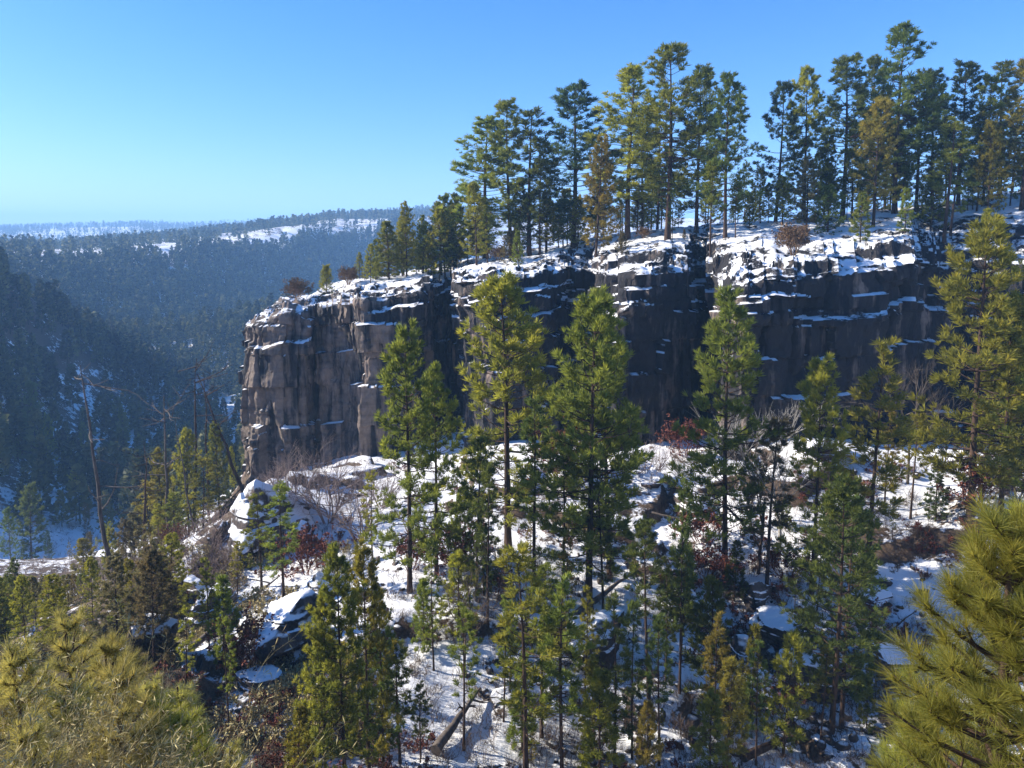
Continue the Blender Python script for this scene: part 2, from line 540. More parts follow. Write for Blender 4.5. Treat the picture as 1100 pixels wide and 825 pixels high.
# big joint-bounded blocks in a few tall tiers, each with its own plane
tier_b = np.array([-40, -21, -16.5, -12.8, -9.6, -6.8, -4.4, -2.4, -.9, .6, 2.4, 5.0])
TI = np.searchsorted(tier_b, Z + 1.1 * fbm(SS * 0.09, Z * 0 + 2, o=2, seed=61))
tw = lay_rng.uniform(1.6, 5.2, 20)
for kk, amp in ((0, .55), (1, .2)):
    wv = tw[TI] * (1 if kk == 0 else .42)
    q_ = (SS + 1.2 * fbm(SS * 0.22, Z * 0.12, o=3, seed=62 + kk) + lay_sh[TI + kk * 20]) / wv
    bi = np.floor(q_)
    h1 = _hash(bi.astype(np.int64), TI.astype(np.int64) // (2 if kk == 0 else 1), np.full_like(TI, kk), 63) * 2 - 1
    h2 = _hash(bi.astype(np.int64), TI.astype(np.int64) // (2 if kk == 0 else 1), np.full_like(TI, kk), 64) * 2 - 1
    out = out + amp * (h1 + (q_ - bi - .5) * 1.5 * h2)
lm = sstep(-.15, .35, fbm(SS * 0.11 + 4, Z * 0.22, o=3, seed=38))
out = out + (0.03 + 0.09 * lm * lm + 0.3 * top_zone * (.3 + lm)) * lay_off[LI] + (0.02 + 0.11 * lm + 0.26 * top_zone) * bo
colm = 1 - np.abs(fbm(SS * 0.3 + warp, Z * 0.035, o=3, seed=35)) * 2.2
out = out - 0.8 * np.clip(colm - 0.78, 0, 1) * 3.2      # deep vertical joints
out = out + 0.22 * np.abs(fbm(SS * 0.55, Z * 0.08, o=4, seed=36))
out = out + 0.2 * fbm(SS * 1.5, Z * 1.1, o=5, seed=37, gain=.6) + .35 * fbm(SS * .5, Z * .35, o=3, seed=45)
out = out + 0.9 * sstep(0.16, 0.0, u + 0 * SS)
# hollow at the foot of the big right buttress
pxs = np.interp(s, S, [c[0] for c in CL])
hol = sstep(770, 800, pxs) * sstep(1010, 980, pxs)
out = out - 1.3 * hol * sstep(0.3, 0.2, u) * sstep(0.02, 0.1, u)
# ledges that step back under the rim
e1 = 3.6 + 1.2 * fbm(s * 0.12, s * 0, o=2, seed=41)
e2 = 1.9 + 0.8 * fbm(s * 0.17, s * 0 + 5, o=2, seed=42)
d1 = np.clip(1.1 * (0.0 + 2.2 * vnoise(s * 0.14, s * 0 + 9, seed=43)), 0, 2.4)
d1 = d1 + 1.3 * sstep(855, 875, pxs) * sstep(1010, 990, pxs)
d2 = np.clip(1.2 * (0.1 + 2.0 * vnoise(s * 0.2, s * 0 + 2, seed=44)), 0, 2.4)
inset = d1 * sstep(e1 + 0.12, e1 - 0.12, zt) + d2 * sstep(e2 + 0.1, e2 - 0.1, zt) + 0.7 * sstep(0.7, 0.0, zt) ** 2
WX = tx + Nx * out + Ix * inset
WY = ty + Ny * out + Iy * inset
WZ = Z.copy()
# plateau rows
v = (np.arange(1, NV + 1) / NV)[:, None]
vv = v ** 1.6 * 2.0
f1 = np.clip(vv, 0, 1)
f2 = np.clip(vv - 1, 0, 1)
RX, RY, RZ = WX[-1], WY[-1], WZ[-1]
QX = RX + (cx - RX) * f1 + (bx - cx) * f2
QY = RY + (cyy - RY) * f1 + (by - cyy) * f2
ease = f1 * (1.45 - 0.45 * f1)
QZ = RZ + (cz - RZ) * ease + (bz - cz) * f2 ** 1.6
dist = np.sqrt((QX - RX) ** 2 + (QY - RY) ** 2)
fade = sstep(0.0, 1.2, dist)
QZ = QZ + fade * (0.35 * fbm(QX * 0.3, QY * 0.3, o=4, seed=51) + 0.22 * fbm(QX * 1.1, QY * 1.1, o=3, seed=52))
terr = fbm(QX * 0.22, QY * 0.35, o=3, seed=53)
QZ = QZ + fade * sstep(14, 5, dist) * (0.35 * sstep(0.0, 0.05, terr) + 0.3 * sstep(0.22, 0.26, terr) - 0.3 * sstep(-0.1, -0.16, terr))
CX, CY, CZ = np.vstack([WX, QX]), np.vstack([WY, QY]), np.vstack([WZ, QZ])
nrw, ncl = CX.shape
idx = np.arange(nrw * ncl).reshape(nrw, ncl)
quads = np.stack([idx[:-1, :-1], idx[:-1, 1:], idx[1:, 1:], idx[1:, :-1]], -1).reshape(-1, 4)
CV = np.stack([CX, CY, CZ], -1).reshape(-1, 3)
mb = MB()
# how dark the wall colour goes: little on the left buttresses, more rightwards
DARK_AMT = np.interp(pxs, [260, 400, 460, 560, 700, 1500], [.28, .4, .66, .72, .78, .8])
mb.add(CV, quads, np.broadcast_to(DARK_AMT, CX.shape).ravel())
cliff_me = mb.mesh('cliff', True)
cliff_me.set_sharp_from_angle(angle=math.radians(38))
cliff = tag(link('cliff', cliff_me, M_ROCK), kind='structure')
BVH_C = BVHTree.FromPolygons([tuple(p) for p in CV], [tuple(q) for q in quads])


def drop(x, y, cliff_too=True):
    best = None
    for b in ((BVH_C, BVH_G) if cliff_too else (BVH_G,)):
        h = b.ray_cast(Vector((x, y, 300)), Vector((0, 0, -1)))
        if h[0] is not None and (best is None or h[0].z > best):
            best = h[0].z
    return best if best is not None else -30.0


def hit(px, row, plateau=False):
    d = Vector(ray(px, row)).normalized()
    h = (BVH_C if plateau else BVH_G).ray_cast(Vector((0, 0, 0)), d)
    if h[0] is None:
        return None
    return np.array(h[0])


# ------------------------------------------------------------------ pines
def pine_variant(kind, seed):
    """returns (trunk mesh, crown mesh, nominal height)"""
    global rng
    rng = np.random.default_rng(seed)
    r = random.Random(seed)
    P = dict(tall=dict(H=18, cb=.19, R=3.5, step=.55, nb=(4, 6), prof=0, tuft=.50, tr=.20, tn=14),
             full=dict(H=15, cb=.15, R=3.0, step=.46, nb=(4, 6), prof=1, tuft=.44, tr=.17, tn=13),
             slim=dict(H=11, cb=.32, R=1.4, step=.42, nb=(3, 4), prof=2, tuft=.36, tr=.085, tn=8),
             young=dict(H=6, cb=.08, R=1.25, step=.34, nb=(4, 5), prof=1, tuft=.34, tr=.07, tn=8),
             bush=dict(H=4.5, cb=.02, R=1.7, step=.22, nb=(5, 7), prof=3, tuft=.26, tr=.09, tn=11))[kind]
    H = P['H']
    cb = P['cb'] * r.uniform(0.8, 1.25)
    tb, cr = MB(), MB()
    n = 14
    lean = np.array([r.uniform(-.02, .02), r.uniform(-.02, .02)])
    zz = np.linspace(0, 1, n)
    ph = r.uniform(0, 6)
    pts = np.stack([lean[0] * zz * H + .012 * H * np.sin(zz * 3 + ph) * zz, lean[1] * zz * H + .012 * H * np.cos(zz * 2.6 + ph) * zz, zz * H * .985], -1)
    pts[0, 2] = -0.5
    rad = P['tr'] * (1 - zz) ** .85 + .012
    rad[0] *= 1.35
    tb.tube(pts, rad, 8)

    def tp(t):
        return np.array([np.interp(t, zz, pts[:, i]) for i in range(3)])

    pos, dr, sz, ti = [], [], [], []
    z = cb * H
    az0 = r.uniform(0, 6)
    gapc = r.uniform(0, 6.28)
    while z < H * .985:
        t = (z / H - cb) / (1 - cb)
        if P['prof'] == 0:
            pr = min(1.0, (0.5 + t * 1.7)) * (1 - max(0, t - .3) / .7 * .86) ** 0.85
        elif P['prof'] == 1:
            pr = (1 - t) ** .6 * min(1, .6 + t * 3.2) + .08
        elif P['prof'] == 2:
            pr = (.55 + .45 * math.sin(t * 3.0)) * (1 - t * .6)
        else:
            pr = math.sqrt(max(0.03, 1 - (t * 1.05 - .1) ** 2))
        for b in range(r.randint(*P['nb'])):
            az = az0 + b * 2.4 + r.uniform(-.5, .5)
            # irregular gaps
            g = vnoise(np.array(math.cos(az) * 1.3 + seed), np.array(math.sin(az) * 1.3), np.array(z * 1.1 / max(H / 15, .6)), seed=seed)
            if kind in ('tall', 'slim') and g < -.3:
                continue
            if kind == 'full' and g < -.42:
                continue
            L = P['R'] * pr * r.uniform(.62, 1.12) * (1 + .35 * float(g))
            if L < .12:
                continue
            el = (-.12 + t * .75) if P['prof'] != 3 else (.1 + t * 1.0)
            el += r.uniform(-.14, .18)
            d = np.array([math.cos(az) * math.cos(el), math.sin(az) * math.cos(el), math.sin(el)])
            o = tp(min(1, z / H / .985))
            m = 5
            q = np.linspace(0, 1, m)
            bp = o + d * (L * q)[:, None]
            bp[:, 2] += L * (.16 * q ** 2 - .06 * np.sin(q * 3.1))
            tb.tube(bp, (.014 + .012 * L) * (1 - q * .8), 3, .3)
            nt = max(3, int(P['tn'] * (.35 + .65 * L / P['R']) * r.uniform(.8, 1.2)))
            for k in range(nt):
                w = r.uniform(.34, 1.0) ** .75
                c = np.array([np.interp(w, q, bp[:, i]) for i in range(3)])
                side = np.cross(d, [0, 0, 1.0])
                side /= np.linalg.norm(side) + 1e-6
                off = r.uniform(-1, 1) * .34 * L * (1.15 - w)
                up = r.uniform(-.06, .2) * (.5 + .3 * L)
                e = c + side * off + np.array([0, 0, up]) + d * abs(off) * .3
                if abs(off) > .25 and kind in ('tall', 'full'):
                    tb.tube(np.stack([c - d * .1, (c + e) / 2 + [0, 0, -.03], e]), np.array([.014, .011, .008]), 3, .3)
                pos.append(e)
                tdv = d * r.uniform(.3, .8) + side * np.sign(off) * r.uniform(0, .5) + np.array([0, 0, r.uniform(.25, .9)])
                dr.append(tdv / np.linalg.norm(tdv))
                sz.append(P['tuft'] * r.uniform(.7, 1.2))
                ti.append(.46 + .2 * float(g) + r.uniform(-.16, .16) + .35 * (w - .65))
        z += P['step'] * r.uniform(.7, 1.3) * (1.1 - .35 * t)
        az0 += r.uniform(1, 2)
    # leader
    for k in range(7):
        pos.append(tp(1 - k * .012)); dr.append(np.array([r.uniform(-.4, .4), r.uniform(-.4, .4), 1.])); sz.append(P['tuft'] * .8); ti.append(.6)
    # dead lower limbs
    if kind in ('tall', 'slim', 'full'):
        for k in range(9 if kind != 'full' else 4):
            zl = r.uniform(.12, cb + .06) * H
            az = r.uniform(0, 6.28)
            L = r.uniform(.3, 1.0) * P['R'] * .55
            o = tp(zl / H)
            e = o + np.array([math.cos(az), math.sin(az), r.uniform(-.35, .1)]) * L
            tb.tube(np.stack([o, (o + e) / 2 + [0, 0, .05], e]), np.array([.03, .018, .006]), 3, .8)
    pos, dr, sz, ti = map(np.array, (pos, dr, sz, ti))
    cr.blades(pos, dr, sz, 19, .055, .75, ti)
    return tb.mesh('trunk_' + kind, True), cr.mesh('crown_' + kind), H


VAR = {k: [pine_variant(k, 100 * j + i) for i in range(n)] for j, (k, n) in enumerate((('tall', 5), ('full', 6), ('slim', 5), ('young', 5), ('bush', 3)), 1)}
COLS = dict(olive=(.26, .255, .04), green=(.195, .225, .04), dark=(.12, .155, .038), gold=(.25, .205, .045), blue=(.065, .10, .045), brown=(.2, .14, .07), grey=(.18, .16, .08))
for k, lst in VAR.items():
    for (tm, cm, H) in lst:
        tm.materials.append(M_BARK)
        cm.materials.append(M_NEEDLE)
_turn = {k: 0 for k in VAR}
CAT = dict(tall='pine tree', full='pine tree', slim='pine tree', young='young pine', bush='bush')
NAME = dict(tall='pine_tree', full='pine_tree', slim='slender_pine', young='young_pine', bush='juniper_bush')
PROTO = {}


def place_pine(kind, base, H, w, colour, label, group, vi=None, rz=None, lean=0.0):
    i = _turn[kind] % len(VAR[kind]) if vi is None else vi
    _turn[kind] += 1
    tm, cm, Hn = VAR[kind][i]
    key = (kind, i)
    if key not in PROTO:
        root = empty(NAME[kind])
        PROTO[key] = (root, link('trunk', tm, None, root), link('crown', cm, None, root))
        tr, cr = PROTO[key][1:]
    else:
        r0, t0, c0 = PROTO[key]
        root, tr, cr = r0.copy(), t0.copy(), c0.copy()
        for o in (root, tr, cr):
            col.objects.link(o)
        tr.parent = root
        cr.parent = root
    sc_ = H / Hn
    root.location = base
    root.scale = (sc_ * w, sc_ * w, sc_)
    root.rotation_euler = (random.uniform(-.025, .025), lean + random.uniform(-.02, .02), random.uniform(0, 6.28) if rz is None else rz)
    cr.color = (*COLS[colour], 1)
    root['label'] = label
    root['category'] = CAT[kind]
    if 'group' in root:
        del root['group']
    if group:
        root['group'] = group
    return root


def ypine(kind, px, Y, top, w, colour, label, group, **kw):
    """stands at distance Y on whatever ground is there, reaching row top"""
    x = Y * (px - 550) / F / CP
    for _ in range(3):
        zb_ = drop(x, Y)
        row = RC - F * ((zb_ * CP + Y * SP) / (Y * CP - zb_ * SP))
        dmy = ray(px, row)
        x = dmy[0] * Y / dmy[1]
    H = at(px, top, Y)[2] - zb_
    return place_pine(kind, (x, Y, zb_ - .05), max(H, 1.0), w, colour, label, group, **kw)


def gpine(kind, px, base, top, w, colour, label, group, **kw):
    h = hit(px, base)
    return ypine(kind, px, h[1], top, w, colour, label, group, **kw)


GP = 'pines on the snowy clifftop'
GF = 'pines half hidden behind the clifftop trees'
for a in [
    # kind, px, Y, top row, width, colour, label
    ('full', 398, 97, 262, .9, 'olive', 'leftmost small round pine on the clifftop above the pale buttress'),
    ('young', 418, 99, 240, 1.1, 'green', 'low bushy pine on the clifftop second from the left end'),
    ('full', 437, 100, 218, .85, 'olive', 'dull olive pine where the clifftop trees begin to rise from the left'),
    ('full', 455, 104, 232, .8, 'green', 'short green pine tucked behind the left clifftop clump'),
    ('full', 472, 98, 222, .8, 'olive', 'olive pine at the foot of the wide crowned clifftop pine'),
    ('full', 490, 102, 208, .8, 'dark', 'dark middling pine below the wide crowned clifftop pine'),
    ('tall', 522, 100, 126, 1.25, 'green', 'wide crowned open pine that stands leftmost of the tall clifftop pines'),
    ('full', 512, 92, 197, .95, 'olive', 'light olive bushy pine in front of the wide crowned open pine'),
    ('tall', 549, 98, 111, .9, 'green', 'tall narrow pine with bare lower trunk right of the wide crowned pine'),
    ('slim', 569, 95, 115, 1.5, 'dark', 'thin ragged topped pine beside a leaning thin trunk on the clifftop'),
    ('slim', 580, 94, 160, 1.2, 'dark', 'thin leaning pine in front of the ragged topped pine'),
    ('young', 557, 86, 249, .9, 'green', 'small bright pine near the rim under the tall narrow pine'),
    ('tall', 616, 97, 90, 1.15, 'blue', 'bluish pine with a broad two lobed crown left of the gold tinged juniper pine'),
    ('full', 600, 101, 215, .9, 'dark', 'low dark pine behind the broad two lobed pine'),
    ('full', 640, 84, 148, .85, 'gold', 'gold tinged bushy pine standing forward at the rim'),
    ('tall', 674, 92, 76, 1.15, 'olive', 'heavy olive pine with thick dark trunk behind the gold tinged pine'),
    ('slim', 690, 95, 120, 1.2, 'dark', 'slim dark pine close behind the thick trunked olive pine'),
    ('slim', 706, 97, 125, 1.2, 'dark', 'slim pine in the gap left of the tallest middle clifftop pine'),
    ('tall', 717, 86, 47, 1.0, 'green', 'tallest pine of the middle clifftop group with bare trunk in snow'),
    ('slim', 722, 82, 205, 1.0, 'dark', 'spindly small pine beside the tallest middle pine trunk'),
    ('tall', 748, 91, 73, .85, 'dark', 'slender dark pine between the tallest middle pine and the dense dark pine'),
    ('full', 779, 80, 80, .92, 'dark', 'dense dark pine that fills the right end of the middle clifftop group'),
    ('slim', 763, 78, 170, 1.1, 'green', 'small green pine at the left foot of the dense dark pine'),
    ('slim', 790, 79, 190, 1.0, 'dark', 'small thin pine at the right foot of the dense dark pine'),
    ('young', 805, 86, 208, .8, 'dark', 'little dark pine alone on snow in the gap between clifftop groups'),
    ('tall', 833, 89, 91, .85, 'blue', 'bluish pine first right of the gap between clifftop groups'),
    ('full', 864, 88, 74, .8, 'olive', 'broad olive pine with pointed top behind the brown oak bush'),
    ('full', 866, 80, 168, 1.0, 'grey', 'low grey olive juniper like pine behind the brown oak bush'),
    ('tall', 905, 87, 61, .95, 'dark', 'dark pine with two pointed tops left of the tallest right pine'),
    ('tall', 931, 90, 64, .7, 'dark', 'narrow spire pine just left of the tallest right pine'),
    ('full', 938, 79, 106, .92, 'gold', 'spreading gold olive pine in front of the tallest right pine'),
    ('tall', 961, 86, 28, .95, 'dark', 'highest pine on the skyline of the right clifftop group'),
    ('tall', 984, 88, 75, .8, 'dark', 'dark pine close on the right of the highest skyline pine'),
    ('tall', 1001, 90, 78, .8, 'blue', 'bluish pine with long clear trunk right of the highest pine'),
    ('tall', 1029, 88, 67, .9, 'blue', 'flat topped bluish pine behind the two green twin trunked pines'),
    ('slim', 1014, 77, 128, 1.6, 'green', 'green pine with dark bare trunk, left one of a pair on open snow'),
    ('slim', 1021, 78, 150, 1.4, 'green', 'green pine with dark bare trunk, right one of a pair on open snow'),
    ('tall', 1056, 86, 83, .8, 'green', 'pine behind the sunlit green pine near the right edge'),
    ('slim', 1074, 88, 69, 1.5, 'dark', 'narrow pointed dark pine near the right edge of the skyline'),
    ('full', 1060, 80, 130, .75, 'olive', 'sunlit olive pine with two thin trunks near the right edge'),
    ('tall', 1098, 82, 64, 1.0, 'olive', 'pine cut by the right edge of the picture on the clifftop'),
    ('full', 1085, 84, 150, .8, 'green', 'green pine low between the right edge pines on the clifftop'),
    ('young', 972, 73, 203, .85, 'green', 'small bright conical pine alone on snow near the rim'),
    ('young', 924, 73, 208, .95, 'green', 'small full pine at the rim left of the bright conical pine'),
    ('young', 1060, 72, 226, .9, 'olive', 'tiny olive pine on snow above the big sunlit pine at right'),
    ('bush', 1000, 82, 196, 1.0, 'dark', 'dark round bush under the bluish long trunked pine'),
    ('bush', 889, 78, 205, .9, 'dark', 'dark bush between the brown oak bush and the gold olive pine'),
    ('bush', 668, 78, 252, .9, 'grey', 'grey olive juniper bush at the cliff rim left of centre'),
    ('bush', 548, 90, 252, 1.0, 'grey', 'brownish juniper bush beside the small bright rim pine'),
    ('bush', 351, 93, 288, .8, 'olive', 'small olive bush on the far left clifftop ledge'),
    ('bush', 735, 84, 252, .6, 'brown', 'low brown bush in snow right of the tallest middle pine trunk'),
]:
    ypine(*a[:4], a[4] * (1.34 if a[0] == 'tall' else 1.15), a[5], a[6], GP)

rf = random.Random(4)
for i in range(62):
    px = rf.uniform(388, 800) if i % 2 else rf.uniform(815, 1110)
    top = np.interp(px, [388, 430, 490, 560, 700, 800, 830, 960, 1100], [270, 238, 212, 185, 150, 170, 160, 130, 120]) + rf.uniform(-6, 62)
    ypine(rf.choice(('full', 'tall', 'slim', 'full')), px, (rf.uniform(99, 106) if px < 520 else rf.uniform(92, 104)) if px < 800 else rf.uniform(84, 93), top, rf.uniform(.9, 1.3), rf.choice(('dark', 'dark', 'green', 'olive', 'blue')),
          'lower pine half hidden among the trunks behind the tall clifftop pines', GF)

GM = 'pines on the slope under the cliff'
for a in [
    # kind, px, base row, top row, width, colour, label
    ('full', 440, 636, 353, .72, 'green', 'tall pine with bare dark trunk before the pale buttress'),
    ('full', 469, 618, 392, .7, 'green', 'shorter pine just right of the bare trunked pine before the pale buttress'),
    ('full', 546, 592, 298, .98, 'olive', 'big broad olive pine left of the twin topped pine in the middle'),
    ('full', 632, 640, 317, .85, 'green', 'big dense twin topped pine in the middle, its left top'),
    ('full', 655, 622, 322, .75, 'green', 'big dense twin topped pine in the middle, its right top'),
    ('full', 779, 618, 316, .8, 'green', 'tall bright pine before the dark recess of the cliff'),
    ('full', 871, 640, 388, .72, 'olive', 'pointed olive pine before the big right buttress'),
    ('slim', 932, 628, 369, 1.7, 'olive', 'sparse pine with tufted top against the black foot of the cliff'),
    ('full', 1043, 552, 238, .95, 'olive', 'largest sunlit pine, at the right edge before the cliff'),
    ('full', 1075, 548, 325, .85, 'olive', 'sunlit pine with pale trunk right beside the largest right pine'),
    ('full', 1105, 556, 300, .8, 'green', 'pine half out of the picture at the right edge below the cliff'),
    ('slim', 978, 557, 440, 1.6, 'olive', 'small thin olive pine with pale lower limbs left of the largest right pine'),
    ('slim', 950, 548, 442, 1.5, 'gold', 'thin yellowish pine right of the sparse tufted pine'),
    ('young', 1005, 560, 500, 1.0, 'dark', 'short dark pine at the foot of the largest right pine'),
    ('slim', 905, 520, 480, 1.4, 'dark', 'very small dark pine on shaded snow at the cliff foot'),
    ('slim', 512, 645, 470, 1.7, 'dark', 'shaded dark pine left of the broad olive pine'),
    ('slim', 574, 620, 430, 1.7, 'dark', 'shaded pine between the broad olive pine and the twin topped pine'),
    ('slim', 605, 640, 470, 1.6, 'dark', 'thin shaded pine hugging the left side of the twin topped pine'),
    ('slim', 648, 660, 500, 1.5, 'dark', 'thin dark pine in front of the twin topped pine trunks'),
    ('young', 520, 640, 560, .9, 'dark', 'small dark spruce like pine in shade below the broad olive pine'),
    ('slim', 823, 640, 455, 1.8, 'grey', 'grey brown sparse pine between the bright pine and the pointed olive pine'),
    ('young', 735, 672, 585, .9, 'dark', 'dark young pine left of the bright pine trunk'),
    ('slim', 697, 750, 560, 1.6, 'dark', 'dark pine with two stems standing in mid slope shade'),
    ('slim', 715, 735, 600, 1.3, 'dark', 'thin dark pine close right of the two stemmed shade pine'),
    ('tall', 893, 786, 512, .85, 'dark', 'double trunked dark pine at lower right, its left trunk'),
    ('tall', 904, 782, 540, .75, 'dark', 'double trunked dark pine at lower right, its right trunk'),
    ('slim', 915, 650, 545, 1.5, 'green', 'green pine behind the double trunked dark pine'),
    ('young', 763, 762, 622, .8, 'dark', 'dark conical young pine left of the rock hollow'),
    ('young', 781, 816, 710, .8, 'gold', 'bright yellow green young pine low in the middle right'),
    ('young', 808, 775, 675, .7, 'olive', 'slender olive young pine above the bright yellow green one'),
    ('slim', 812, 822, 690, 1.4, 'dark', 'dark thin trunked pine right of the bright yellow green young pine'),
    ('slim', 565, 830, 588, 1.9, 'olive', 'thin trunked olive pine at bottom middle with high bright crown'),
    ('slim', 582, 792, 606, 1.5, 'green', 'thin pine close behind the bottom middle olive pine'),
    ('slim', 604, 835, 622, 1.7, 'green', 'thin straight pine right of the bottom middle olive pine'),
    ('slim', 541, 775, 640, 1.2, 'green', 'small thin pine left of the bottom middle olive pine'),
    ('young', 645, 850, 728, .95, 'olive', 'olive young pine at the bottom edge under the dark boulder'),
    ('slim', 660, 835, 640, 1.5, 'dark', 'dark slender pine rising beside the big dark boulder'),
    ('slim', 679, 815, 650, 1.2, 'dark', 'very thin dark pine right of the big dark boulder'),
    ('young', 694, 850, 755, .7, 'gold', 'yellowish sapling at the bottom edge right of the olive young pine'),
    ('slim', 708, 822, 660, 1.3, 'dark', 'thin pine over the yellowish sapling'),
    ('slim', 730, 745, 520, 1.0, 'dark', 'thin bare stemmed pine in front of the bright pine, left of it'),
    ('slim', 498, 806, 650, 1.5, 'green', 'spindly pine above the snowy fallen log'),
    ('slim', 466, 720, 600, 1.4, 'green', 'small spindly pine on open snow under the bare trunked pine'),
    ('slim', 524, 672, 500, 1.3, 'dark', 'straight thin pine with small crown on the sunlit red brush slope'),
    ('slim', 430, 820, 690, 2.0, 'dark', 'dark ragged pine right of the dense bright clump at lower left'),
    ('slim', 452, 815, 735, 1.8, 'dark', 'dark low pine left of the snowy fallen log'),
    ('full', 350, 850, 640, .7, 'olive', 'leftmost pine of the dense bright clump at lower left'),
    ('full', 371, 855, 592, .62, 'green', 'highest pine of the dense bright clump at lower left'),
    ('full', 397, 840, 588, .62, 'olive', 'olive pine at the right of the dense bright clump at lower left'),
    ('full', 412, 825, 640, .6, 'dark', 'shaded pine at the right end of the dense bright clump'),
    ('young', 320, 845, 760, .9, 'olive', 'low pine at the left foot of the dense bright clump'),
    ('slim', 400, 600, 505, 1.6, 'olive', 'pale olive pine left of the bare trunked pine'),
    ('young', 456, 700, 625, .8, 'green', 'tiny green pine by the trunk of the bare trunked pine'),
    ('slim', 281, 632, 530, 2.1, 'green', 'left one of two green pines before the snow capped spur rock'),
    ('slim', 305, 650, 524, 2.1, 'green', 'right one of two green pines before the snow capped spur rock'),
    ('young', 240, 715, 620, .8, 'green', 'green young pine on the shaded side of the spur'),
    ('slim', 255, 640, 580, 1.7, 'olive', 'small olive pine on the spur left of the two green pines'),
    ('slim', 225, 700, 600, 1.5, 'green', 'thin pine on the left flank of the spur above the sloping log'),
    ('slim', 246, 790, 660, 1.2, 'green', 'thin straight pine on sunlit snow below the sloping log'),
    ('slim', 200, 740, 650, 1.5, 'olive', 'small olive pine beside the red brown rock at left'),
]:
    gpine(*a[:4], a[4] * (.74 if a[0] == 'slim' else 1.15), a[5], a[6], GM)

GV = 'pines on the drop left of the spur'
rf = random.Random(9)
for i in range(44):
    px = rf.uniform(-30, 195)
    Yq = rf.uniform(34, 84)
    rb_ = np.interp(Yq, [34, 84], [690, 610])
    tp_ = max(rb_ - rf.uniform(60, 120), np.interp(px, [-30, 95, 125, 170], [622, 616, 565, 540]))
    ypine(rf.choice(('full', 'slim', 'full')), px, Yq, tp_, rf.uniform(.9, 1.3), rf.choice(('olive', 'gold', 'green', 'grey')),
          'small olive pine in the thicket between the golden brush and the creek flat', 'thicket pines behind the golden brush')
for a in [
    # kind, px, Y, top, width, colour, label
    ('full', 178, 84, 482, .8, 'olive', 'olive pine under the dead snags left of the cliff end'),
    ('full', 204, 80, 463, .75, 'olive', 'sunlit pine directly below the leaning dead snag'),
    ('full', 236, 82, 455, .75, 'green', 'green pine against the left end of the cliff'),
    ('slim', 218, 78, 492, 1.6, 'olive', 'thin pine in front of the sunlit pine below the snag'),
    ('full', 252, 86, 480, .6, 'olive', 'narrow pine touching the lit edge of the cliff end'),
    ('slim', 165, 80, 520, 1.6, 'gold', 'yellowish thin pine left of the olive pine under the snags'),
    ('slim', 190, 74, 530, 1.6, 'green', 'small green pine low among the pines left of the spur'),
    ('full', 150, 100, 540, .8, 'olive', 'rounded olive pine beside the black forked dead stem'),
    ('full', 100, 45, 600, .8, 'olive', 'yellow olive pine above the golden brush at lower left'),
    ('slim', 60, 42, 628, 1.7, 'olive', 'olive pine at lower left behind the golden brush'),
    ('full', 20, 50, 600, .8, 'dark', 'dark pine at the left edge above the golden brush'),
    ('slim', 128, 40, 640, 1.5, 'green', 'small green pine between the golden brush and the red brown rock'),
    ('full', 12, 120, 545, .8, 'dark', 'dark round pine at the left edge beside the snowy creek flat'),
    ('full', 35, 130, 520, .9, 'dark', 'dark dense pine overhanging the snowy creek flat'),
    ('full', 52, 125, 570, .7, 'blue', 'small dark pine standing on the snowy creek flat'),
    ('full', 82, 165, 500, .8, 'olive', 'olive pine at the head of the snowy creek flat'),
    ('full', 95, 150, 540, .7, 'grey', 'brownish pine right of the snowy creek flat'),
    ('full', 55, 200, 445, .7, 'olive', 'taller pale pine on the shaded valley side, left of the tall snag'),
    ('full', 38, 205, 410, .75, 'dark', 'tall dark pine on the shaded valley side near the left edge'),
    ('full', 20, 185, 470, .8, 'dark', 'dark pine on the shaded valley side at the left edge'),
    ('full', 92, 215, 455, .7, 'green', 'green pine beside the leaning tall snag on the valley side'),
    ('full', 115, 205, 490, .7, 'dark', 'dark pine right of the leaning tall snag'),
    ('full', 135, 220, 440, .7, 'green', 'pale green pine behind the pale dead limbs in the valley'),
    ('full', 155, 215, 470, .7, 'dark', 'dark pine below the pale dead limbs in the valley'),
    ('full', 70, 190, 500, .7, 'dark', 'dark low pine where the shaded valley side meets the creek flat'),
]:
    ypine(*a[:6], a[6], GV)

rf = random.Random(13)
for i in range(36):
    px = rf.uniform(390, 1000)
    rb_ = rf.uniform(560, 840)
    h = hit(px, rb_)
    H = rf.uniform(1.6, 6.5)
    place_pine(rf.choice(('slim', 'slim', 'young')), h - np.array([0, 0, .05]), H, rf.uniform(.8, 1.3), rf.choice(('dark', 'green', 'olive', 'olive', 'gold')),
               'slight sapling scattered between the larger pines on the snowy slope', 'saplings on the snowy slope')
for i in range(14):
    px = rf.uniform(60, 205)
    Yq = rf.uniform(86, 125)
    ypine(rf.choice(('full', 'slim')), px, Yq, np.interp(px, [60, 110, 205], [598, 570, 510]) + rf.uniform(-10, 25), rf.uniform(.9, 1.2), rf.choice(('olive', 'green', 'grey')),
          'olive pine on the far bank beyond the dead snags', 'pines on the far bank beyond the snags')
rf = random.Random(31)
for i in range(40):
    px = rf.uniform(385, 525) if i < 22 else rf.uniform(525, 820)
    top = np.interp(px, [385, 430, 490, 560, 700, 820], [272, 238, 214, 210, 195, 200]) + rf.uniform(-4, 36)
    ypine(rf.choice(('full', 'full', 'young')), px, rf.uniform(99, 108) if px < 525 else rf.uniform(93, 103), top, rf.uniform(1.0, 1.4), rf.choice(('olive', 'green', 'olive', 'grey')),
          'low bushy pine in the continuous band under the tall clifftop pines', 'low band of pines along the clifftop')

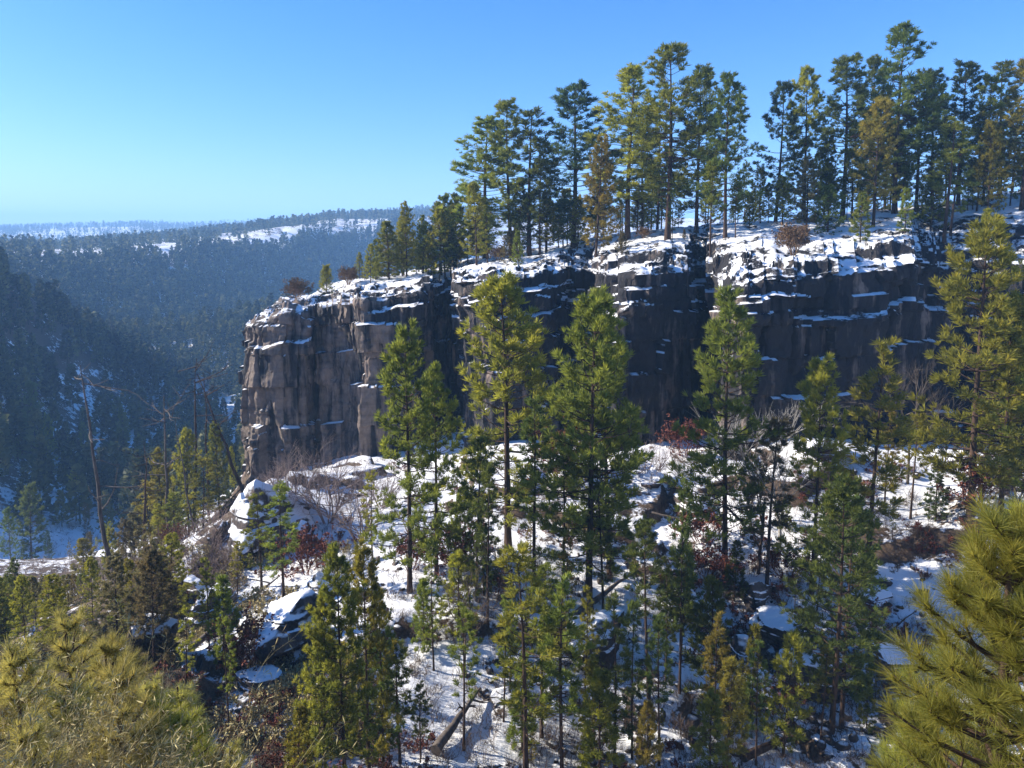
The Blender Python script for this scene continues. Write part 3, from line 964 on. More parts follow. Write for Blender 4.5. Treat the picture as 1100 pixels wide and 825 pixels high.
# ------------------------------------------------------------------ bare trees, shrubs, snags, logs
def branching(mb_, o, d, L, r0, depth, rnd, spread=.6, up=.12, kids=(2, 4), leaves=None, k=4):
    n = 4
    pts = [np.array(o)]
    dd = np.array(d, float)
    for i in range(n - 1):
        dd = dd + np.array([rnd.gauss(0, .13), rnd.gauss(0, .13), rnd.gauss(0, .1) + up * .4])
        dd /= np.linalg.norm(dd)
        pts.append(pts[-1] + dd * L / (n - 1))
    pts = np.array(pts)
    mb_.tube(pts, np.linspace(r0, r0 * .55, n), k if depth > 1 else 3, rnd.uniform(.2, .9))
    if depth == 0:
        if leaves is not None:
            leaves.append((pts[-1], dd))
            leaves.append((pts[-2], dd))
        return
    for c in range(rnd.randint(*kids)):
        w = rnd.uniform(.35, 1.0)
        p = np.array([np.interp(w, np.linspace(0, 1, n), pts[:, i]) for i in range(3)])
        nd = dd + np.array([rnd.gauss(0, spread), rnd.gauss(0, spread), rnd.gauss(0, spread * .7) + up])
        nd /= np.linalg.norm(nd)
        branching(mb_, p, nd, L * rnd.uniform(.55, .8), r0 * .52, depth - 1, rnd, spread, up, kids, leaves, k)


def shrub_mesh(seed, H, stems, depth, spread, r0, leaf=0, leaf_size=.1, kids=(2, 4), wide=.5, leaf_w=.28):
    global rng
    rng = np.random.default_rng(seed)
    rnd = random.Random(seed)
    m = MB()
    lv = []
    for i in range(stems):
        a = rnd.uniform(0, 6.28)
        d = np.array([math.cos(a) * wide * rnd.random(), math.sin(a) * wide * rnd.random(), 1])
        d /= np.linalg.norm(d)
        branching(m, (math.cos(a) * .08, math.sin(a) * .08, -.15), d, H * .42, r0, depth, rnd, spread, .1, kids, lv)
    if leaf and lv:
        pos = np.array([p for p, _ in lv]); ds = np.array([q for _, q in lv])
        m.blades(pos, ds, np.full(len(pos), leaf_size), leaf, leaf_w, 1.6, rng.uniform(.1, .9, len(pos)))
    return m


def place_mesh(name, me, mat, base, sc_, label, cat, group=None, rz=None):
    o = link(name, me, mat)
    o.location = base
    o.scale = (sc_, sc_, sc_) if not isinstance(sc_, tuple) else sc_
    o.rotation_euler = (0, 0, random.uniform(0, 6.28) if rz is None else rz)
    return tag(o, label, cat, group)


def gbase(px, row):
    h = hit(px, row)
    return h, h[1]


# bare shrubs and leafy bushes on the slope: (px, base, top, seedmesh, label)
pink = [shrub_mesh(300 + i, 3.0, 7, 4, .62, .035, kids=(3, 4), wide=1.0).mesh('bare_shrub') for i in range(2)]
red = [shrub_mesh(320 + i, 2.0, 7, 3, .6, .022, leaf=4, leaf_size=.1, kids=(3, 4), wide=1.0).mesh('red_shrub') for i in range(2)]
brn = [shrub_mesh(330 + i, 3.0, 10, 3, .6, .03, leaf=6, leaf_size=.12, kids=(3, 5), wide=.9).mesh('oak_bush') for i in range(2)]
for i, (px, base, top, label) in enumerate([
        (352, 560, 468, 'large pale bare shrub before the pale buttress of the cliff'),
        (318, 545, 470, 'straw coloured bare shrub behind the snow capped spur rock'),
        (385, 580, 500, 'pale bare shrub right of the large one before the buttress'),
        (410, 545, 490, 'thin bare shrub against the dark cliff foot left of centre'),
        (700, 520, 470, 'dark bare shrub at the cliff foot right of the twin topped pine'),
        (1090, 540, 490, 'pale bare shrub at the right edge under the largest pine')]):
    h, Y = gbase(px, base)
    H = (base - top) / F * Y
    place_mesh('bare_shrub', pink[i % 2], M_PINK, h, H / 2.6, label, 'shrub', 'bare shrubs on the slope')
for i, (px, base, top, label) in enumerate([
        (330, 615, 548, 'rust red shrub on the spur right of the snow capped rock'),
        (441, 612, 560, 'rust red shrub behind the bare trunked pine'),
        (490, 610, 545, 'red leaved shrub in the sunlit brush left of the broad olive pine'),
        (268, 720, 640, 'red shrub hanging beside the sloping log on the spur'),
        (160, 715, 668, 'red shrub growing round the brown rock at left'),
        (186, 590, 555, 'orange shrub on the snow left of the spur'),
        (752, 582, 528, 'dark red shrub before the bright pine in the shade'),
        (758, 625, 572, 'bright red shrub on sunlit snow below the bright pine'),
        (845, 625, 570, 'red shrub behind the grey brown sparse pine'),
        (1045, 548, 480, 'red brown shrub at the trunk of the largest right pine'),
        (840, 760, 712, 'red shrub at the mouth of the rock hollow'),
        (535, 640, 600, 'low red shrub at the trunk of the broad olive pine'),
        (612, 520, 430, 'red shrub between the broad olive pine and the twin topped pine'),
        (940, 680, 640, 'dark red shrub left of the foreground pine boughs')]):
    h, Y = gbase(px, base)
    H = (base - top) / F * Y
    place_mesh('red_shrub', red[i % 2], M_RED, h, H / 1.9, label, 'shrub', 'red shrubs on the slope')
for i, (px, Y, H, label) in enumerate([
        (850, 69.5, 3.6, 'round brown leaved oak bush at the rim of the right buttress'),
        (320, 92, 3.4, 'orange brown half bare bush on the left clifftop ledge'),
        (536, 92, 2.2, 'brown bush under the tall narrow pine on the clifftop'),
        (690, 90, 1.8, 'low reddish brown bush behind the grey juniper bush'),
        (375, 98, 3.0, 'brown leafless bush left of the first clifftop pine')]):
    x = Y * (px - 550) / F / CP
    place_mesh('oak_bush', brn[i % 2], M_BROWN, (x, Y, drop(x, Y)), H / 2.9, label, 'bush', 'brown bushes on the clifftop')
h = at(735, 425, 62)
place_mesh('ledge_shrub', red[0], M_RED, (h[0], h[1] - 0.5, drop(h[0], h[1] - .5)), 2.2, 'red twigged shrub rising before the dark cliff recess', 'shrub')

# leafless trees
bare = [shrub_mesh(340 + i, 9.0, 1, 4, .42, .10, kids=(4, 5), wide=.1).mesh('bare_tree') for i in range(3)]
for i, (px, base, top, mat, label) in enumerate([
        (836, 590, 408, M_PALE, 'white barked leafless tree before the big right buttress'),
        (803, 560, 402, M_PALE, 'crooked pale leafless tree right of the bright pine'),
        (976, 520, 375, M_DEAD, 'thin leafless tree against the cliff left of the largest right pine'),
        (815, 615, 430, M_DARKTWIG, 'brown leafless tree left of the pointed olive pine'),
        (572, 700, 560, M_DARKTWIG, 'dark leafless tree in shade under the broad olive pine'),
        (500, 720, 590, M_DARKTWIG, 'thin leafless tree on the sunlit slope left of the bottom middle pine'),
        (165, 640, 540, M_DARKTWIG, 'black forked leafless tree in the drop left of the spur')]):
    h, Y = gbase(px, base)
    H = (base - top) / F * Y
    me = bare[i % 3].copy()
    me.materials.clear()
    place_mesh('bare_tree', me, mat, h, H / 8.6, label, 'leafless tree')


def snag(p0, p1, r0, label, mat=M_DEAD, limbs=9, seed=0, name='dead_snag'):
    rnd = random.Random(seed)
    p0, p1 = np.array(p0), np.array(p1)
    L = np.linalg.norm(p1 - p0)
    root = empty(name, p0)
    t = np.linspace(0, 1, 9)
    pts = (p1 - p0)[None] * t[:, None]
    pts[1:-1] += np.array([[rnd.gauss(0, .004 * L) for _ in range(3)] for _ in range(7)])
    m = MB()
    m.tube(pts, r0 * (1 - t * .82), 8, .5, True)
    link('trunk', m.mesh('snag_trunk', True), mat, root)
    if limbs:
        for i in range(limbs):
            b = MB()
            w = rnd.uniform(.3, .98)
            o = np.array([np.interp(w, t, pts[:, k]) for k in range(3)])
            a = rnd.uniform(0, 6.28)
            branching(b, o, np.array([math.cos(a), math.sin(a), rnd.uniform(-.4, .5)]), rnd.uniform(.08, .2) * L, r0 * .3, 1, rnd, .5, .1, (1, 3))
            link('limb', b.mesh('snag_limbs'), mat, root)
    tag(root, label, 'dead tree')
    return root


def snag_px(px, Y, top, px2, r0, label, **kw):
    x = Y * (px - 550) / F / CP
    z = drop(x, Y)
    row = RC - F * ((z * CP + Y * SP) / (Y * CP - z * SP))
    d = ray(px, row)
    x = d[0] * Y / d[1]
    return snag((x, Y, z - .3), at(px2, top, Y), r0, label, **kw)


snag_px(123, 72, 392, 86, .26, 'tall dead snag leaning left over the valley', seed=1)
snag_px(154, 68, 492, 158, .2, 'upright black snag right of the leaning tall snag', seed=2, mat=M_BARK)
snag_px(208, 84, 385, 211, .22, 'straight bare snag left of the cliff end', seed=3, mat=M_BARK)
snag_px(224, 88, 400, 219, .16, 'thin bare snag beside the straight snag left of the cliff end', seed=4, mat=M_BARK)
snag_px(262, 82, 402, 212, .22, 'dead trunk leaning left against the cliff end', seed=5, mat=M_BARK, limbs=4)
snag_px(182, 78, 425, 176, .24, 'dead snag with pale sweeping limbs above the valley', seed=6, limbs=14)
snag_px(212, 76, 450, 188, .12, 'thin leaning dead stem with pale limbs', seed=8, limbs=8)
snag_px(112, 160, 500, 150, .3, 'pale dead trunk lying up the valley side', seed=9, limbs=3)
# fallen logs
def log(pxa, ra, pxb, rb, r0, label, seed, lift=.12, limbs=3, mat=M_DEAD):
    a, b = hit(pxa, ra), hit(pxb, rb)
    a[2] += lift
    b[2] += lift
    o = snag(a, b, r0, label, limbs=limbs, seed=seed, name='fallen_log', mat=mat)
    o['category'] = 'log'


log(468, 812, 516, 744, .26, 'thick snow dusted fallen log at bottom left of centre', 11, .25, 5)
log(798, 818, 892, 778, .22, 'fallen log running to the foot of the double trunked pine', 12, .2, 2, M_BARK)
log(205, 700, 300, 622, .2, 'long sloping fallen log along the shaded spur', 13, .2, 2)
log(612, 668, 680, 618, .25, 'snowy fallen log above the big dark boulder', 14, .2, 1)
log(742, 800, 800, 818, .18, 'dark fallen log under the bright yellow green young pine', 15, .15, 3, M_BARK)
log(840, 705, 960, 690, .08, 'thin curved fallen branch right of the double trunked pine', 16, .5, 2, M_BARK)
log(700, 552, 745, 562, .1, 'thin snowy log on shaded snow below the cliff', 17, .1, 0)
log(935, 700, 985, 660, .09, 'thin fallen stick by the foreground pine boughs', 18, .3, 2, M_BARK)


# ------------------------------------------------------------------ boulders
def ico(sub):
    import bmesh
    b = bmesh.new()
    bmesh.ops.create_icosphere(b, subdivisions=sub, radius=1)
    V = np.array([v.co[:] for v in b.verts])
    Fc = np.array([[v.index for v in f.verts] for f in b.faces])
    b.free()
    return V, Fc


ICO5, ICO2 = ico(5), ico(2)


def boulder_v(seed, base, planes=14, fine=.04, peak=0.0):
    V, Fc = base
    r = np.random.default_rng(seed)
    n = r.normal(size=(planes, 3))
    n /= np.linalg.norm(n, axis=1)[:, None]
    h = r.uniform(.48, .82, planes)
    dt = V @ n.T
    rad = np.where(dt > .05, h / np.maximum(dt, .05), 9).min(1)
    rad = np.minimum(rad, 1.15)
    rad += fine * 1.6 * fbm(V[:, 0] * 2 + seed, V[:, 1] * 2, V[:, 2] * 3, 4, seed)
    rad += fine * .6 * np.sign(np.sin(V[:, 2] * 9 + seed)) * (np.abs(V[:, 2]) < .7)
    W = V * rad[:, None]
    if peak:
        q = 1 - peak * np.clip((W[:, 2] + .5) / 1.4, 0, 1)
        W = W * np.stack([q, q, 1 + .2 * peak * q], -1)
    return W, Fc


def boulder(px, row, w, hgt, label, seed, sink=.25, deep=1.0, rz=0.0, Y=None, peak=0.0, mat=None):
    h = hit(px, row) if Y is None else None
    if h is None:
        x = Y * (px - 550) / F / CP
        h = np.array([x, Y, drop(x, Y)])
    V, Fc = boulder_v(seed, ICO5, fine=.04 if not peak else .075, peak=peak)
    m = MB()
    m.add(V * np.array([w / 2, w / 2 * deep, hgt / 2]), Fc)
    me = m.mesh('boulder', True)
    me.set_sharp_from_angle(angle=math.radians(35))
    o = link('boulder', me, mat or M_BOULDER)
    o.location = (h[0], h[1], h[2] + hgt * (.5 - sink))
    o.rotation_euler = (0, 0, rz)
    tag(o, label, 'boulder', 'boulders on the slope')
    return o


for i, a in enumerate([
        (289, 572, 6.4, 5.4, 'snow capped pointed rock crowning the spur'),
        (325, 585, 3.0, 2.4, 'snow topped rock right of the pointed spur rock'),
        (262, 600, 3.0, 3.0, 'rock with dark cracks below the pointed spur rock'),
        (238, 650, 2.6, 2.2, 'rock on the shaded flank of the spur'),
        (312, 690, 4.2, 3.8, 'big dark overhanging boulder above the dense bright pine clump'),
        (345, 640, 3.4, 2.2, 'broad snow covered slab above the overhanging boulder'),
        (275, 740, 2.4, 1.6, 'brown rock in sunlit brush below the overhanging boulder'),
        (318, 548, 3.6, 2.6, 'low snowy rock behind the two green spur pines'),
        (222, 668, 3.0, 2.4, 'jagged rock low on the shaded flank of the spur'),
        (210, 640, 2.2, 2.0, 'small jagged rock at the lit edge of the spur'),
        (163, 705, 3.2, 3.0, 'brown rock wrapped in red shrubs at left'),
        (636, 705, 4.8, 4.0, 'big dark boulder with sloping snowy top right of the bottom middle pines'),
        (703, 522, 2.0, 1.5, 'round black rock on shaded snow at the cliff foot'),
        (745, 545, 3.4, 1.6, 'wide reddish rock in shade before the bright pine'),
        (770, 605, 2.4, 1.2, 'flat rock under the bright pine'),
        (728, 655, 3.4, 2.0, 'dark rock below the bright pine, left of the rock hollow'),
        (812, 650, 2.4, 2.2, 'snow draped rock above the rock hollow'),
        (838, 690, 3.8, 3.0, 'tan rock walling the rock hollow'),
        (870, 730, 4.4, 2.8, 'black overhanging rock left of the double trunked pine'),
        (800, 715, 2.6, 2.0, 'snowy rock left of the tan rock'),
        (955, 715, 3.0, 1.8, 'dark rock by the foreground pine boughs'),
        (925, 735, 1.8, 1.4, 'small dark rock right of the double trunked pine'),
        (820, 745, 2.8, 1.8, 'shaded rock under the tan rock'),
        (930, 650, 3.0, 1.6, 'dark ledge rock above the thin curved branch'),
        (890, 490, 4.5, 1.6, 'snow topped slab at the foot of the big right buttress'),
        (395, 640, 1.8, 1.2, 'small rock beside the trunk of the bare trunked pine'),
        (600, 745, 1.4, .9, 'small dark rock between the thin bottom middle pines'),
        (540, 750, 1.2, .8, 'small dark rock left of the bottom middle pines')]):
    boulder(*a[:4], a[4], 500 + i, rz=i * 1.3, peak=.42 if i == 0 else .35 if i in (1, 5, 8) else 0, deep=1.5 if i == 0 else 1.0, mat=M_SNOWROCK if i in (0, 5) else None)

# rocks strewn over the slope: nobody could count them
rng = np.random.default_rng(77)
mb = MB()
BV = [boulder_v(600 + i, ICO2, 9, .03) for i in range(6)]
cnt = 0
while cnt < 900:
    px, row = rng.uniform(180, 1060), rng.uniform(500, 850)
    h = hit(px, row)
    if h is None or h[1] > 90:
        continue
    if vnoise(np.array(h[0] * .25), np.array(h[1] * .25), seed=88) < -.05:
        continue
    V, Fc = BV[cnt % 6]
    sz = .08 + .38 * rng.random() ** 3
    a = rng.uniform(0, 6.28)
    c, s_ = math.cos(a), math.sin(a)
    W = V * np.array([sz, sz * rng.uniform(.6, 1), sz * rng.uniform(.5, .9)])
    W = np.stack([W[:, 0] * c - W[:, 1] * s_, W[:, 0] * s_ + W[:, 1] * c, W[:, 2]], -1) + h + [0, 0, sz * .15]
    mb.add(W, Fc)
    cnt += 1
tag(link('rubble', mb.mesh('rubble'), mat_rock('rubble_rock', .82, .95, .3)), kind='stuff')

# twiggy undergrowth
def twig_template(seed, leaf):
    return shrub_mesh(seed, .8, 5, 2, .6, .009, leaf=leaf, leaf_size=.09, kids=(2, 4), wide=1.1)


def scatter(templates, spots, name, mat, smin, smax):
    mb_ = MB()
    T = []
    for t in templates:
        T.append((t.v, t.f, t.t))
    for (x, y, z) in spots:
        tv, tf, tt = T[rng.integers(len(T))]
        a = rng.uniform(0, 6.28)
        k = rng.uniform(smin, smax)
        c, s_ = math.cos(a) * k, math.sin(a) * k
        V = np.vstack(tv)
        V = np.stack([V[:, 0] * c - V[:, 1] * s_ + x, V[:, 0] * s_ + V[:, 1] * c + y, V[:, 2] * k + z], -1)
        base = mb_.n
        mb_.v.append(V)
        for f in tf:
            mb_.f.append(f + base)
        mb_.t.append(np.concatenate(tt))
        mb_.n += len(V)
    return tag(link(name, mb_.mesh(name), mat), kind='stuff')


def spots(n, box, seedn, thr, ymax=90):
    r = []
    tries = 0
    while len(r) < n and tries < n * 12:
        tries += 1
        px, row = rng.uniform(box[0], box[2]), rng.uniform(box[1], box[3])
        h = hit(px, row)
        if h is None or h[1] > ymax:
            continue
        if vnoise(np.array(h[0] * .18), np.array(h[1] * .18), seed=seedn) < thr:
            continue
        r.append(h)
    return r


scatter([twig_template(700 + i, 0) for i in range(5)], spots(2600, (140, 490, 1100, 850), 91, -.5), 'undergrowth', M_DARKTWIG, .7, 2.0)
scatter([twig_template(730 + i, 0) for i in range(4)], spots(300, (0, 545, 250, 640), 94, -.3, 210), 'creek_willows', M_PINK, 2.0, 4.5)
scatter([twig_template(710 + i, 4) for i in range(4)], spots(330, (180, 500, 1100, 850), 92, .1), 'red_undergrowth', M_RED, .6, 1.5)
scatter([twig_template(720 + i, 3) for i in range(4)], spots(420, (-20, 590, 400, 850), 93, -.4), 'dry_undergrowth', M_STRAW, .8, 2.0)

# ------------------------------------------------------------------ forests on the far hillsides
def far_template(seed, nb, H=1.0):
    r = np.random.default_rng(seed)
    m = MB()
    t = r.uniform(0.12, 1, nb) ** .9
    az = r.uniform(0, 6.28, nb)
    rad = (1 - t) ** .7 * .17 * r.uniform(.55, 1.15, nb) + .012
    pos = np.stack([np.cos(az) * rad * 1.15, np.sin(az) * rad * 1.15, t], -1)
    a = r.normal(size=(nb, 3)) * .5 + np.stack([np.cos(az), np.sin(az), np.full(nb, .5)], -1)
    a /= np.linalg.norm(a, axis=1)[:, None]
    b = np.cross(a, r.normal(size=(nb, 3)))
    b /= np.linalg.norm(b, axis=1)[:, None]
    L = (.085 if nb > 60 else .15) * r.uniform(.7, 1.3, (nb, 1))
    V = np.stack([pos - a * L * .6, pos + b * L * .5, pos + a * L * .7, pos - b * L * .5], 1).reshape(-1, 3)
    tt = np.repeat(r.uniform(.25, .75, nb), 4)
    m.add(V, np.arange(nb * 4).reshape(-1, 4), tt)
    m.tube(np.array([[0, 0, -.05], [0, 0, .4], [0, 0, .9]]), np.array([.014, .01, .002]), 3, .0)
    return m


def mat_far():
    b = NT('far_needles')
    t = b.n('Attribute', attribute_name='tint').outputs['Fac']
    c = b.ramp(t, [(0, (.02, .024, .014)), (.5, (.065, .08, .03)), (1, (.2, .19, .06))])
    return b.surf(c, .7, transl=.25)


M_FAR = mat_far()


def forest(name, n, pxr, Yr, Hr, nb, thr, seed, extra=None):
    global rng
    rng = np.random.default_rng(seed)
    T = []
    for i in range(8):
        t = far_template(seed * 10 + i, nb)
        T.append((np.vstack(t.v), t.f, np.concatenate(t.t)))
    px = rng.uniform(pxr[0], pxr[1], n * 3)
    Y = np.sqrt(rng.uniform(Yr[0] ** 2, Yr[1] ** 2, n * 3))
    x = Y * (px - 550) / F / CP
    z = ground_z(x, Y)
    keep = fbm(x * 12 / Yr[1], Y * 12 / Yr[1], o=3, seed=seed) > thr
    if extra is not None:
        keep &= extra(px, Y, x, z)
    ids = np.nonzero(keep)[0][:n]
    m = MB()
    for i in ids:
        V, fs, tt = T[rng.integers(8)]
        H = rng.uniform(*Hr)
        a = rng.uniform(0, 6.28)
        c, s_ = math.cos(a) * H, math.sin(a) * H
        base = m.n
        m.v.append(np.stack([V[:, 0] * c - V[:, 1] * s_ + x[i], V[:, 0] * s_ + V[:, 1] * c + Y[i], V[:, 2] * H + z[i] - .3], -1))
        for f in fs:
            m.f.append(f + base)
        m.t.append(np.clip(tt + rng.normal(0, .24), 0, 1))
        m.n += len(V)
    return tag(link(name, m.mesh(name), M_FAR), kind='stuff')


def creek(px, Y, x, z):
    # leave the creek flat and its snow open
    r_ = RC - F * ((z * CP + Y * SP) / (Y * CP - z * SP))
    return ~((r_ > 572) & (px < 100))


forest('valley_woods', 950, (-160, 330), (125, 430), (8, 17), 170, -.7, 31, creek)
forest('ridge_woods', 1700, (90, 460), (330, 640), (9, 16), 80, -.4, 32, lambda px, Y, x, z: Y < np.interp(px, RIMX, FOOTY) + 5)
def wall(px, Y, x, z):
    return (Y < np.interp(px, RIMX, RIMY) - 4) & (Y > np.interp(px, RIMX, FOOTY))


def behind(px, Y, x, z):
    return Y > np.interp(px, RIMX, RIMY) + 16


forest('mesa_woods', 4600, (-100, 470), (380, 960), (8, 14), 56, -.5, 33, wall)
forest('rimtop_woods', 6500, (-100, 700), (480, 1700), (9, 15), 30, -.4, 34, behind)
forest('horizon_woods', 4500, (-100, 700), (1700, 2500), (12, 20), 16, -.4, 35)


# ------------------------------------------------------------------ foreground pines: every needle
def needle_tufts(mb_, tufts, k, L, width, rng_):
    """tufts: (tip position, direction, scale): long needles brushing forward from the last stretch of the twig"""
    pos = np.array([t[0] for t in tufts]); d0 = np.array([t[1] for t in tufts]); sc_ = np.array([t[2] for t in tufts])
    n = len(pos)
    back = rng_.uniform(0, 1, (n, k, 1)) ** 1.3
    p0 = pos[:, None, :] - d0[:, None, :] * back * .14 * sc_[:, None, None]
    r = rng_.normal(size=(n, k, 3))
    r /= np.linalg.norm(r, axis=2)[..., None]
    d = d0[:, None, :] * (1.0 - .35 * back) + r * (.62 + .25 * back)
    d /= np.linalg.norm(d, axis=2)[..., None]
    ll = L * sc_[:, None, None] * rng_.uniform(.75, 1.1, (n, k, 1))
    s_ = np.cross(d, rng_.normal(size=(n, k, 3)))
    s_ /= np.linalg.norm(s_, axis=2)[..., None]
    w = width
    m = p0 + d * ll * .5
    tip = p0 + d * ll
    tip[..., 2] -= .05 * ll[..., 0]
    V = np.stack([p0 - s_ * w * .5, p0 + s_ * w * .5, m + s_ * w * .5, m - s_ * w * .5, tip], 2)
    base = np.arange(n * k)[:, None] * 5
    tt = np.repeat(np.repeat(rng_.uniform(.3, .75, n), k) + rng_.uniform(-.2, .2, n * k), 5)
    Vf = V.reshape(-1, 3)
    start = mb_.n
    mb_.v.append(Vf)
    mb_.t.append(tt)
    mb_.f.append(np.hstack([base, base + 1, base + 2, base + 3]) + start)
    mb_.f.append(np.hstack([base + 3, base + 2, base + 4]) + start)
    mb_.n += len(Vf)


def near_pine(base, H, R, z0, whorls, label, seed, colour, needle=.17, k=66, width=.0026, sub=5, azr=(0, 6.28), group=None):
    r = random.Random(seed)
    rg = np.random.default_rng(seed)
    root = empty('foreground_pine', base)
    tb, cr = MB(), MB()
    t = np.linspace(0, 1, 10)
    pts = np.stack([.05 * np.sin(t * 4), .05 * np.cos(t * 3), t * H], -1)
    tb.tube(pts, .012 * H * (1 - t) + .012, 9, .4)
    tufts = []
    for wi in range(whorls):
        z = z0 + (H - z0) * (wi + r.random() * .5) / whorls
        tt = (z - z0) / (H - z0)
        nb = r.randint(4, 6)
        a0 = r.uniform(0, 6.28)
        for b in range(nb):
            az = a0 + b * 6.28 / nb + r.uniform(-.3, .3)
            L = R * (1 - tt * .75) * r.uniform(.75, 1.1)
            el = .05 + tt * .6 + r.uniform(-.15, .2)
            d = np.array([math.cos(az) * math.cos(el), math.sin(az) * math.cos(el), math.sin(el)])
            q = np.linspace(0, 1, 7)
            bp = np.array([0, 0, z]) + d * (L * q)[:, None]
            bp[:, 2] += L * (.22 * q ** 2 - .1 * q)
            tb.tube(bp, np.linspace(.016 + .008 * L, .006, 7), 5, .5)
            tufts.append((bp[-1], d / np.linalg.norm(d) * .8 + np.array([0, 0, .45]), r.uniform(.9, 1.15)))
            for s_ in range(int(sub * (.6 + .7 * L / R))):
                w = r.uniform(.25, .97)
                c = np.array([np.interp(w, q, bp[:, i]) for i in range(3)])
                side = np.cross(d, [0, 0, 1.0]) * r.choice((-1, 1))
                e = d * r.uniform(.3, .9) + side * r.uniform(.4, 1) + np.array([0, 0, r.uniform(.0, .6)])
                e /= np.linalg.norm(e)
                l2 = r.uniform(.12, .42) * L * (1.25 - w)
                tip = c + e * l2 + np.array([0, 0, .1 * l2])
                tb.tube(np.stack([c, (c + tip) / 2 - [0, 0, .02], tip]), np.array([.009, .007, .005]), 4, .6)
                e2 = e * .8 + np.array([0, 0, .4])
                tufts.append((tip, e2 / np.linalg.norm(e2), r.uniform(.75, 1.1)))
                if l2 > .25:
                    tufts.append(((c + tip) / 2 + side * .03, e2 / np.linalg.norm(e2), r.uniform(.7, .95)))
    needle_tufts(cr, tufts, k, needle, width, rg)
    link('trunk', tb.mesh('near_trunk', True), M_BARK, root)
    c_ = link('crown', cr.mesh('near_crown'), M_NEEDLE, root)
    c_.color = (*COLS[colour], 1)
    tag(root, label, 'pine tree', group)
    return root


COLS['near'] = (.30, .305, .058)
COLS['near2'] = (.36, .33, .095)
b0 = at(1080, 655, 4.4)
zf = drop(b0[0], b0[1])
near_pine((b0[0], b0[1], zf), b0[2] - zf + .55, .85, max(.5, b0[2] - zf - 1.7), 15, 'close pine with long sunlit golden green needles filling the lower right corner', 901, 'near', sub=8)
b1 = at(985, 800, 6.5)
zf = drop(b1[0], b1[1])
near_pine((b1[0], b1[1], zf), b1[2] - zf + .35, .55, max(.3, b1[2] - zf - 1.4), 8, 'smaller golden green pine top at the bottom edge beside the close pine', 902, 'near')
b2 = at(1135, 600, 5.6)
zf = drop(b2[0], b2[1])
near_pine((b2[0], b2[1], zf), b2[2] - zf + .3, 1.15, max(.5, b2[2] - zf - 2.4), 14, 'close golden pine behind the corner pine at the right edge', 903, 'near')
for i, (px, row, Y, R, label) in enumerate([
        (75, 665, 9.0, .75, 'golden young pine with star shaped tufts at lower left'),
        (118, 690, 8.5, .6, 'golden young pine right of the star tufted one at lower left'),
        (20, 700, 8.0, .7, 'golden young pine at the left edge in the brush'),
        (195, 735, 10.0, .5, 'short yellow green pine at the right end of the golden brush'),
        (30, 775, 6.0, .55, 'yellowish pine low in the bottom left corner'),
        (250, 800, 13, .5, 'small yellow pine at the bottom edge right of the golden brush'),
        (160, 730, 10.5, .55, 'sparse yellow green pine in the middle of the golden brush')]):
    b_ = at(px, row, Y)
    zf = drop(b_[0], b_[1])
    Hh = max(1.2, b_[2] - zf)
    near_pine((b_[0], b_[1], zf), Hh, R, max(.25, Hh - 1.9), 8, label, 910 + i, 'near2', k=55, width=.0032, group='young pines in the golden brush')


rf = random.Random(21)
for i in range(11):
    px = rf.uniform(-25, 225)
    Y = rf.uniform(7, 12.5)
    b_ = at(px, rf.uniform(700, 770) + (40 if px > 150 else 0), Y)
    zf = drop(b_[0], b_[1])
    Hh = max(1.2, b_[2] - zf)
    near_pine((b_[0], b_[1], zf), Hh, rf.uniform(.5, .8), max(.25, Hh - 1.9), 8, 'golden green young pine crowded among others in the brush at lower left', 940 + i, rf.choice(('near2', 'near')), k=50, width=.0032, group='crowded young pines in the golden brush')


# golden brush: dry twigs and stems
def brush():
    global rng
    rng = np.random.default_rng(55)
    T = [shrub_mesh(740 + i, 3.2, 6, 4, .55, .012, leaf=3, leaf_size=.09, kids=(2, 4), wide=.9, leaf_w=.05) for i in range(4)]
    sp = []
    for i in range(85):
        px = rng.uniform(-70, 200)
        Y = rng.uniform(5.0, 13)
        x = Y * (px - 550) / F / CP
        if (px > 120 and Y < 8) or (px > 60 and rng.random() < .35):
            continue
        sp.append((x, Y, drop(x, Y)))
    scatter(T, sp, 'dry_brush', M_STRAW, .6, 1.05)


brush()

# ------------------------------------------------------------------ haze
import bmesh
bm = bmesh.new()
bmesh.ops.create_cube(bm, size=1)
me = bpy.data.meshes.new('haze')
bm.to_mesh(me)
bm.free()
zmin = float(GZ.min()) - 1.0
haze = bpy.data.objects.new('haze', me)
col.objects.link(haze)
ztop = 190.0
haze.scale = (10400, 10400, ztop - zmin)
haze.location = (0, 0, (ztop + zmin) / 2)
hm = bpy.data.materials.new('haze')
hm.use_nodes = True
hm.node_tree.nodes.clear()
ho = hm.node_tree.nodes.new('ShaderNodeOutputMaterial')
pv = hm.node_tree.nodes.new('ShaderNodeVolumePrincipled')
pv.inputs['Color'].default_value = (.3, .58, 1.0, 1)
pv.inputs['Density'].default_value = 0.0004
pv.inputs['Anisotropy'].default_value = 0.0
hm.node_tree.links.new(pv.outputs[0], ho.inputs['Volume'])
me.materials.append(hm)
tag(haze, kind='stuff')

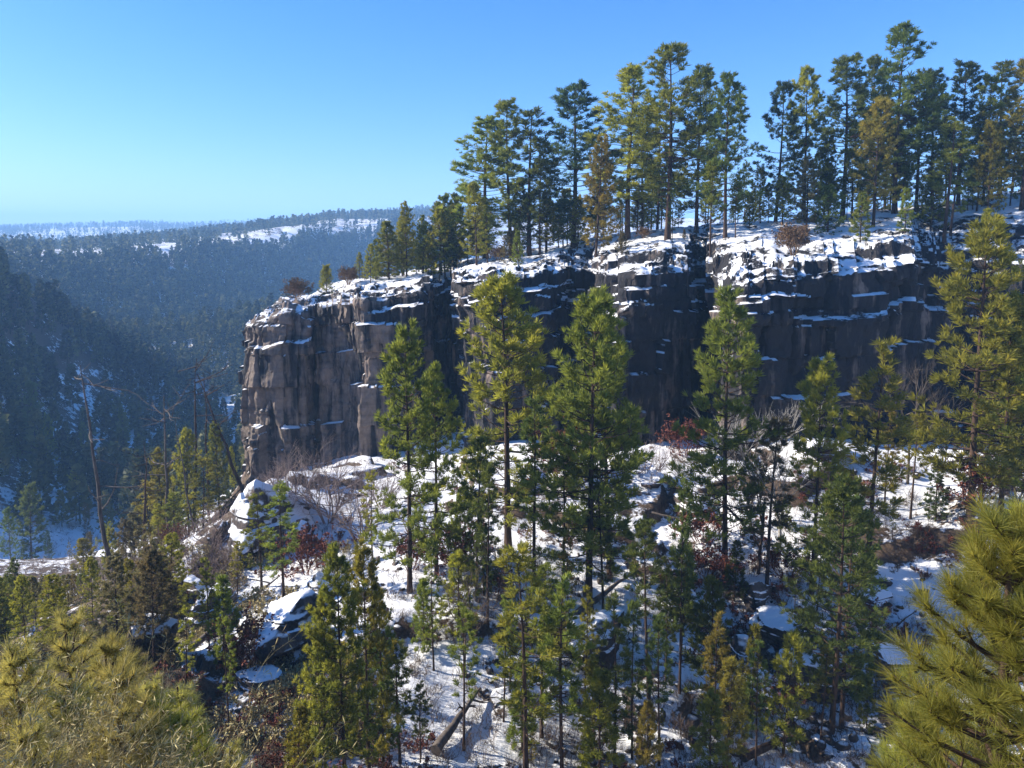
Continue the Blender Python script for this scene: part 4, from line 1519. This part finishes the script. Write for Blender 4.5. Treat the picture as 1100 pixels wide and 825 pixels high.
# ------------------------------------------------------------------ light
AZ, EL = math.radians(79), math.radians(28)       # to the left of the view
sd = Vector((-math.sin(AZ) * math.cos(EL), math.cos(AZ) * math.cos(EL), math.sin(EL)))
sun = bpy.data.lights.new('sun', 'SUN')
sun.energy = 5.0
sun.angle = math.radians(.5)
sun.color = (1, .91, .76)
so = bpy.data.objects.new('sun', sun)
so.rotation_euler = (-sd).to_track_quat('-Z', 'Y').to_euler()
so.location = sd * 100
col.objects.link(so)
w = bpy.data.worlds.new('World')
scene.world = w
w.use_nodes = True
nt = w.node_tree
nt.nodes.clear()
wo = nt.nodes.new('ShaderNodeOutputWorld')
bg = nt.nodes.new('ShaderNodeBackground')
sky = nt.nodes.new('ShaderNodeTexSky')
sky.sky_type = 'NISHITA'
sky.sun_disc = False
sky.sun_elevation = EL
sky.sun_rotation = -AZ
sky.altitude = 1200
sky.air_density = 1.0
sky.dust_density = 1.0
sky.ozone_density = 4.0
bg.inputs[1].default_value = .098
hs = nt.nodes.new('ShaderNodeHueSaturation')
hs.inputs['Saturation'].default_value = 1.3
hs.inputs['Hue'].default_value = .5
nt.links.new(sky.outputs[0], hs.inputs['Color'])
tn = nt.nodes.new('ShaderNodeMix')
tn.data_type = 'RGBA'
tn.blend_type = 'MULTIPLY'
tn.inputs[0].default_value = 1.0
tn.inputs[7].default_value = (1.0, .91, 1.03, 1)
nt.links.new(hs.outputs[0], tn.inputs[6])
nt.links.new(tn.outputs[2], bg.inputs[0])
nt.links.new(bg.outputs[0], wo.inputs[0])

# ------------------------------------------------------------------ camera
cam = bpy.data.cameras.new('camera')
cam.sensor_width = 36
cam.lens = F / 1100 * 36
cam.shift_y = -(412.5 - RC) / 1100
cam.clip_start = .1
cam.clip_end = 20000
co = bpy.data.objects.new('camera', cam)
co.rotation_euler = (math.pi / 2 - PITCH, 0, 0)
col.objects.link(co)
scene.camera = co
vs = scene.view_settings
vs.view_transform = 'Standard'
vs.look = 'None'
vs.exposure = 1.15
vs.gamma = 1
vs.use_curve_mapping = False
scene.cycles.max_bounces = 6
scene.cycles.diffuse_bounces = 3
scene.cycles.transmission_bounces = 4
scene.cycles.volume_bounces = 1
scene.cycles.use_denoising = True
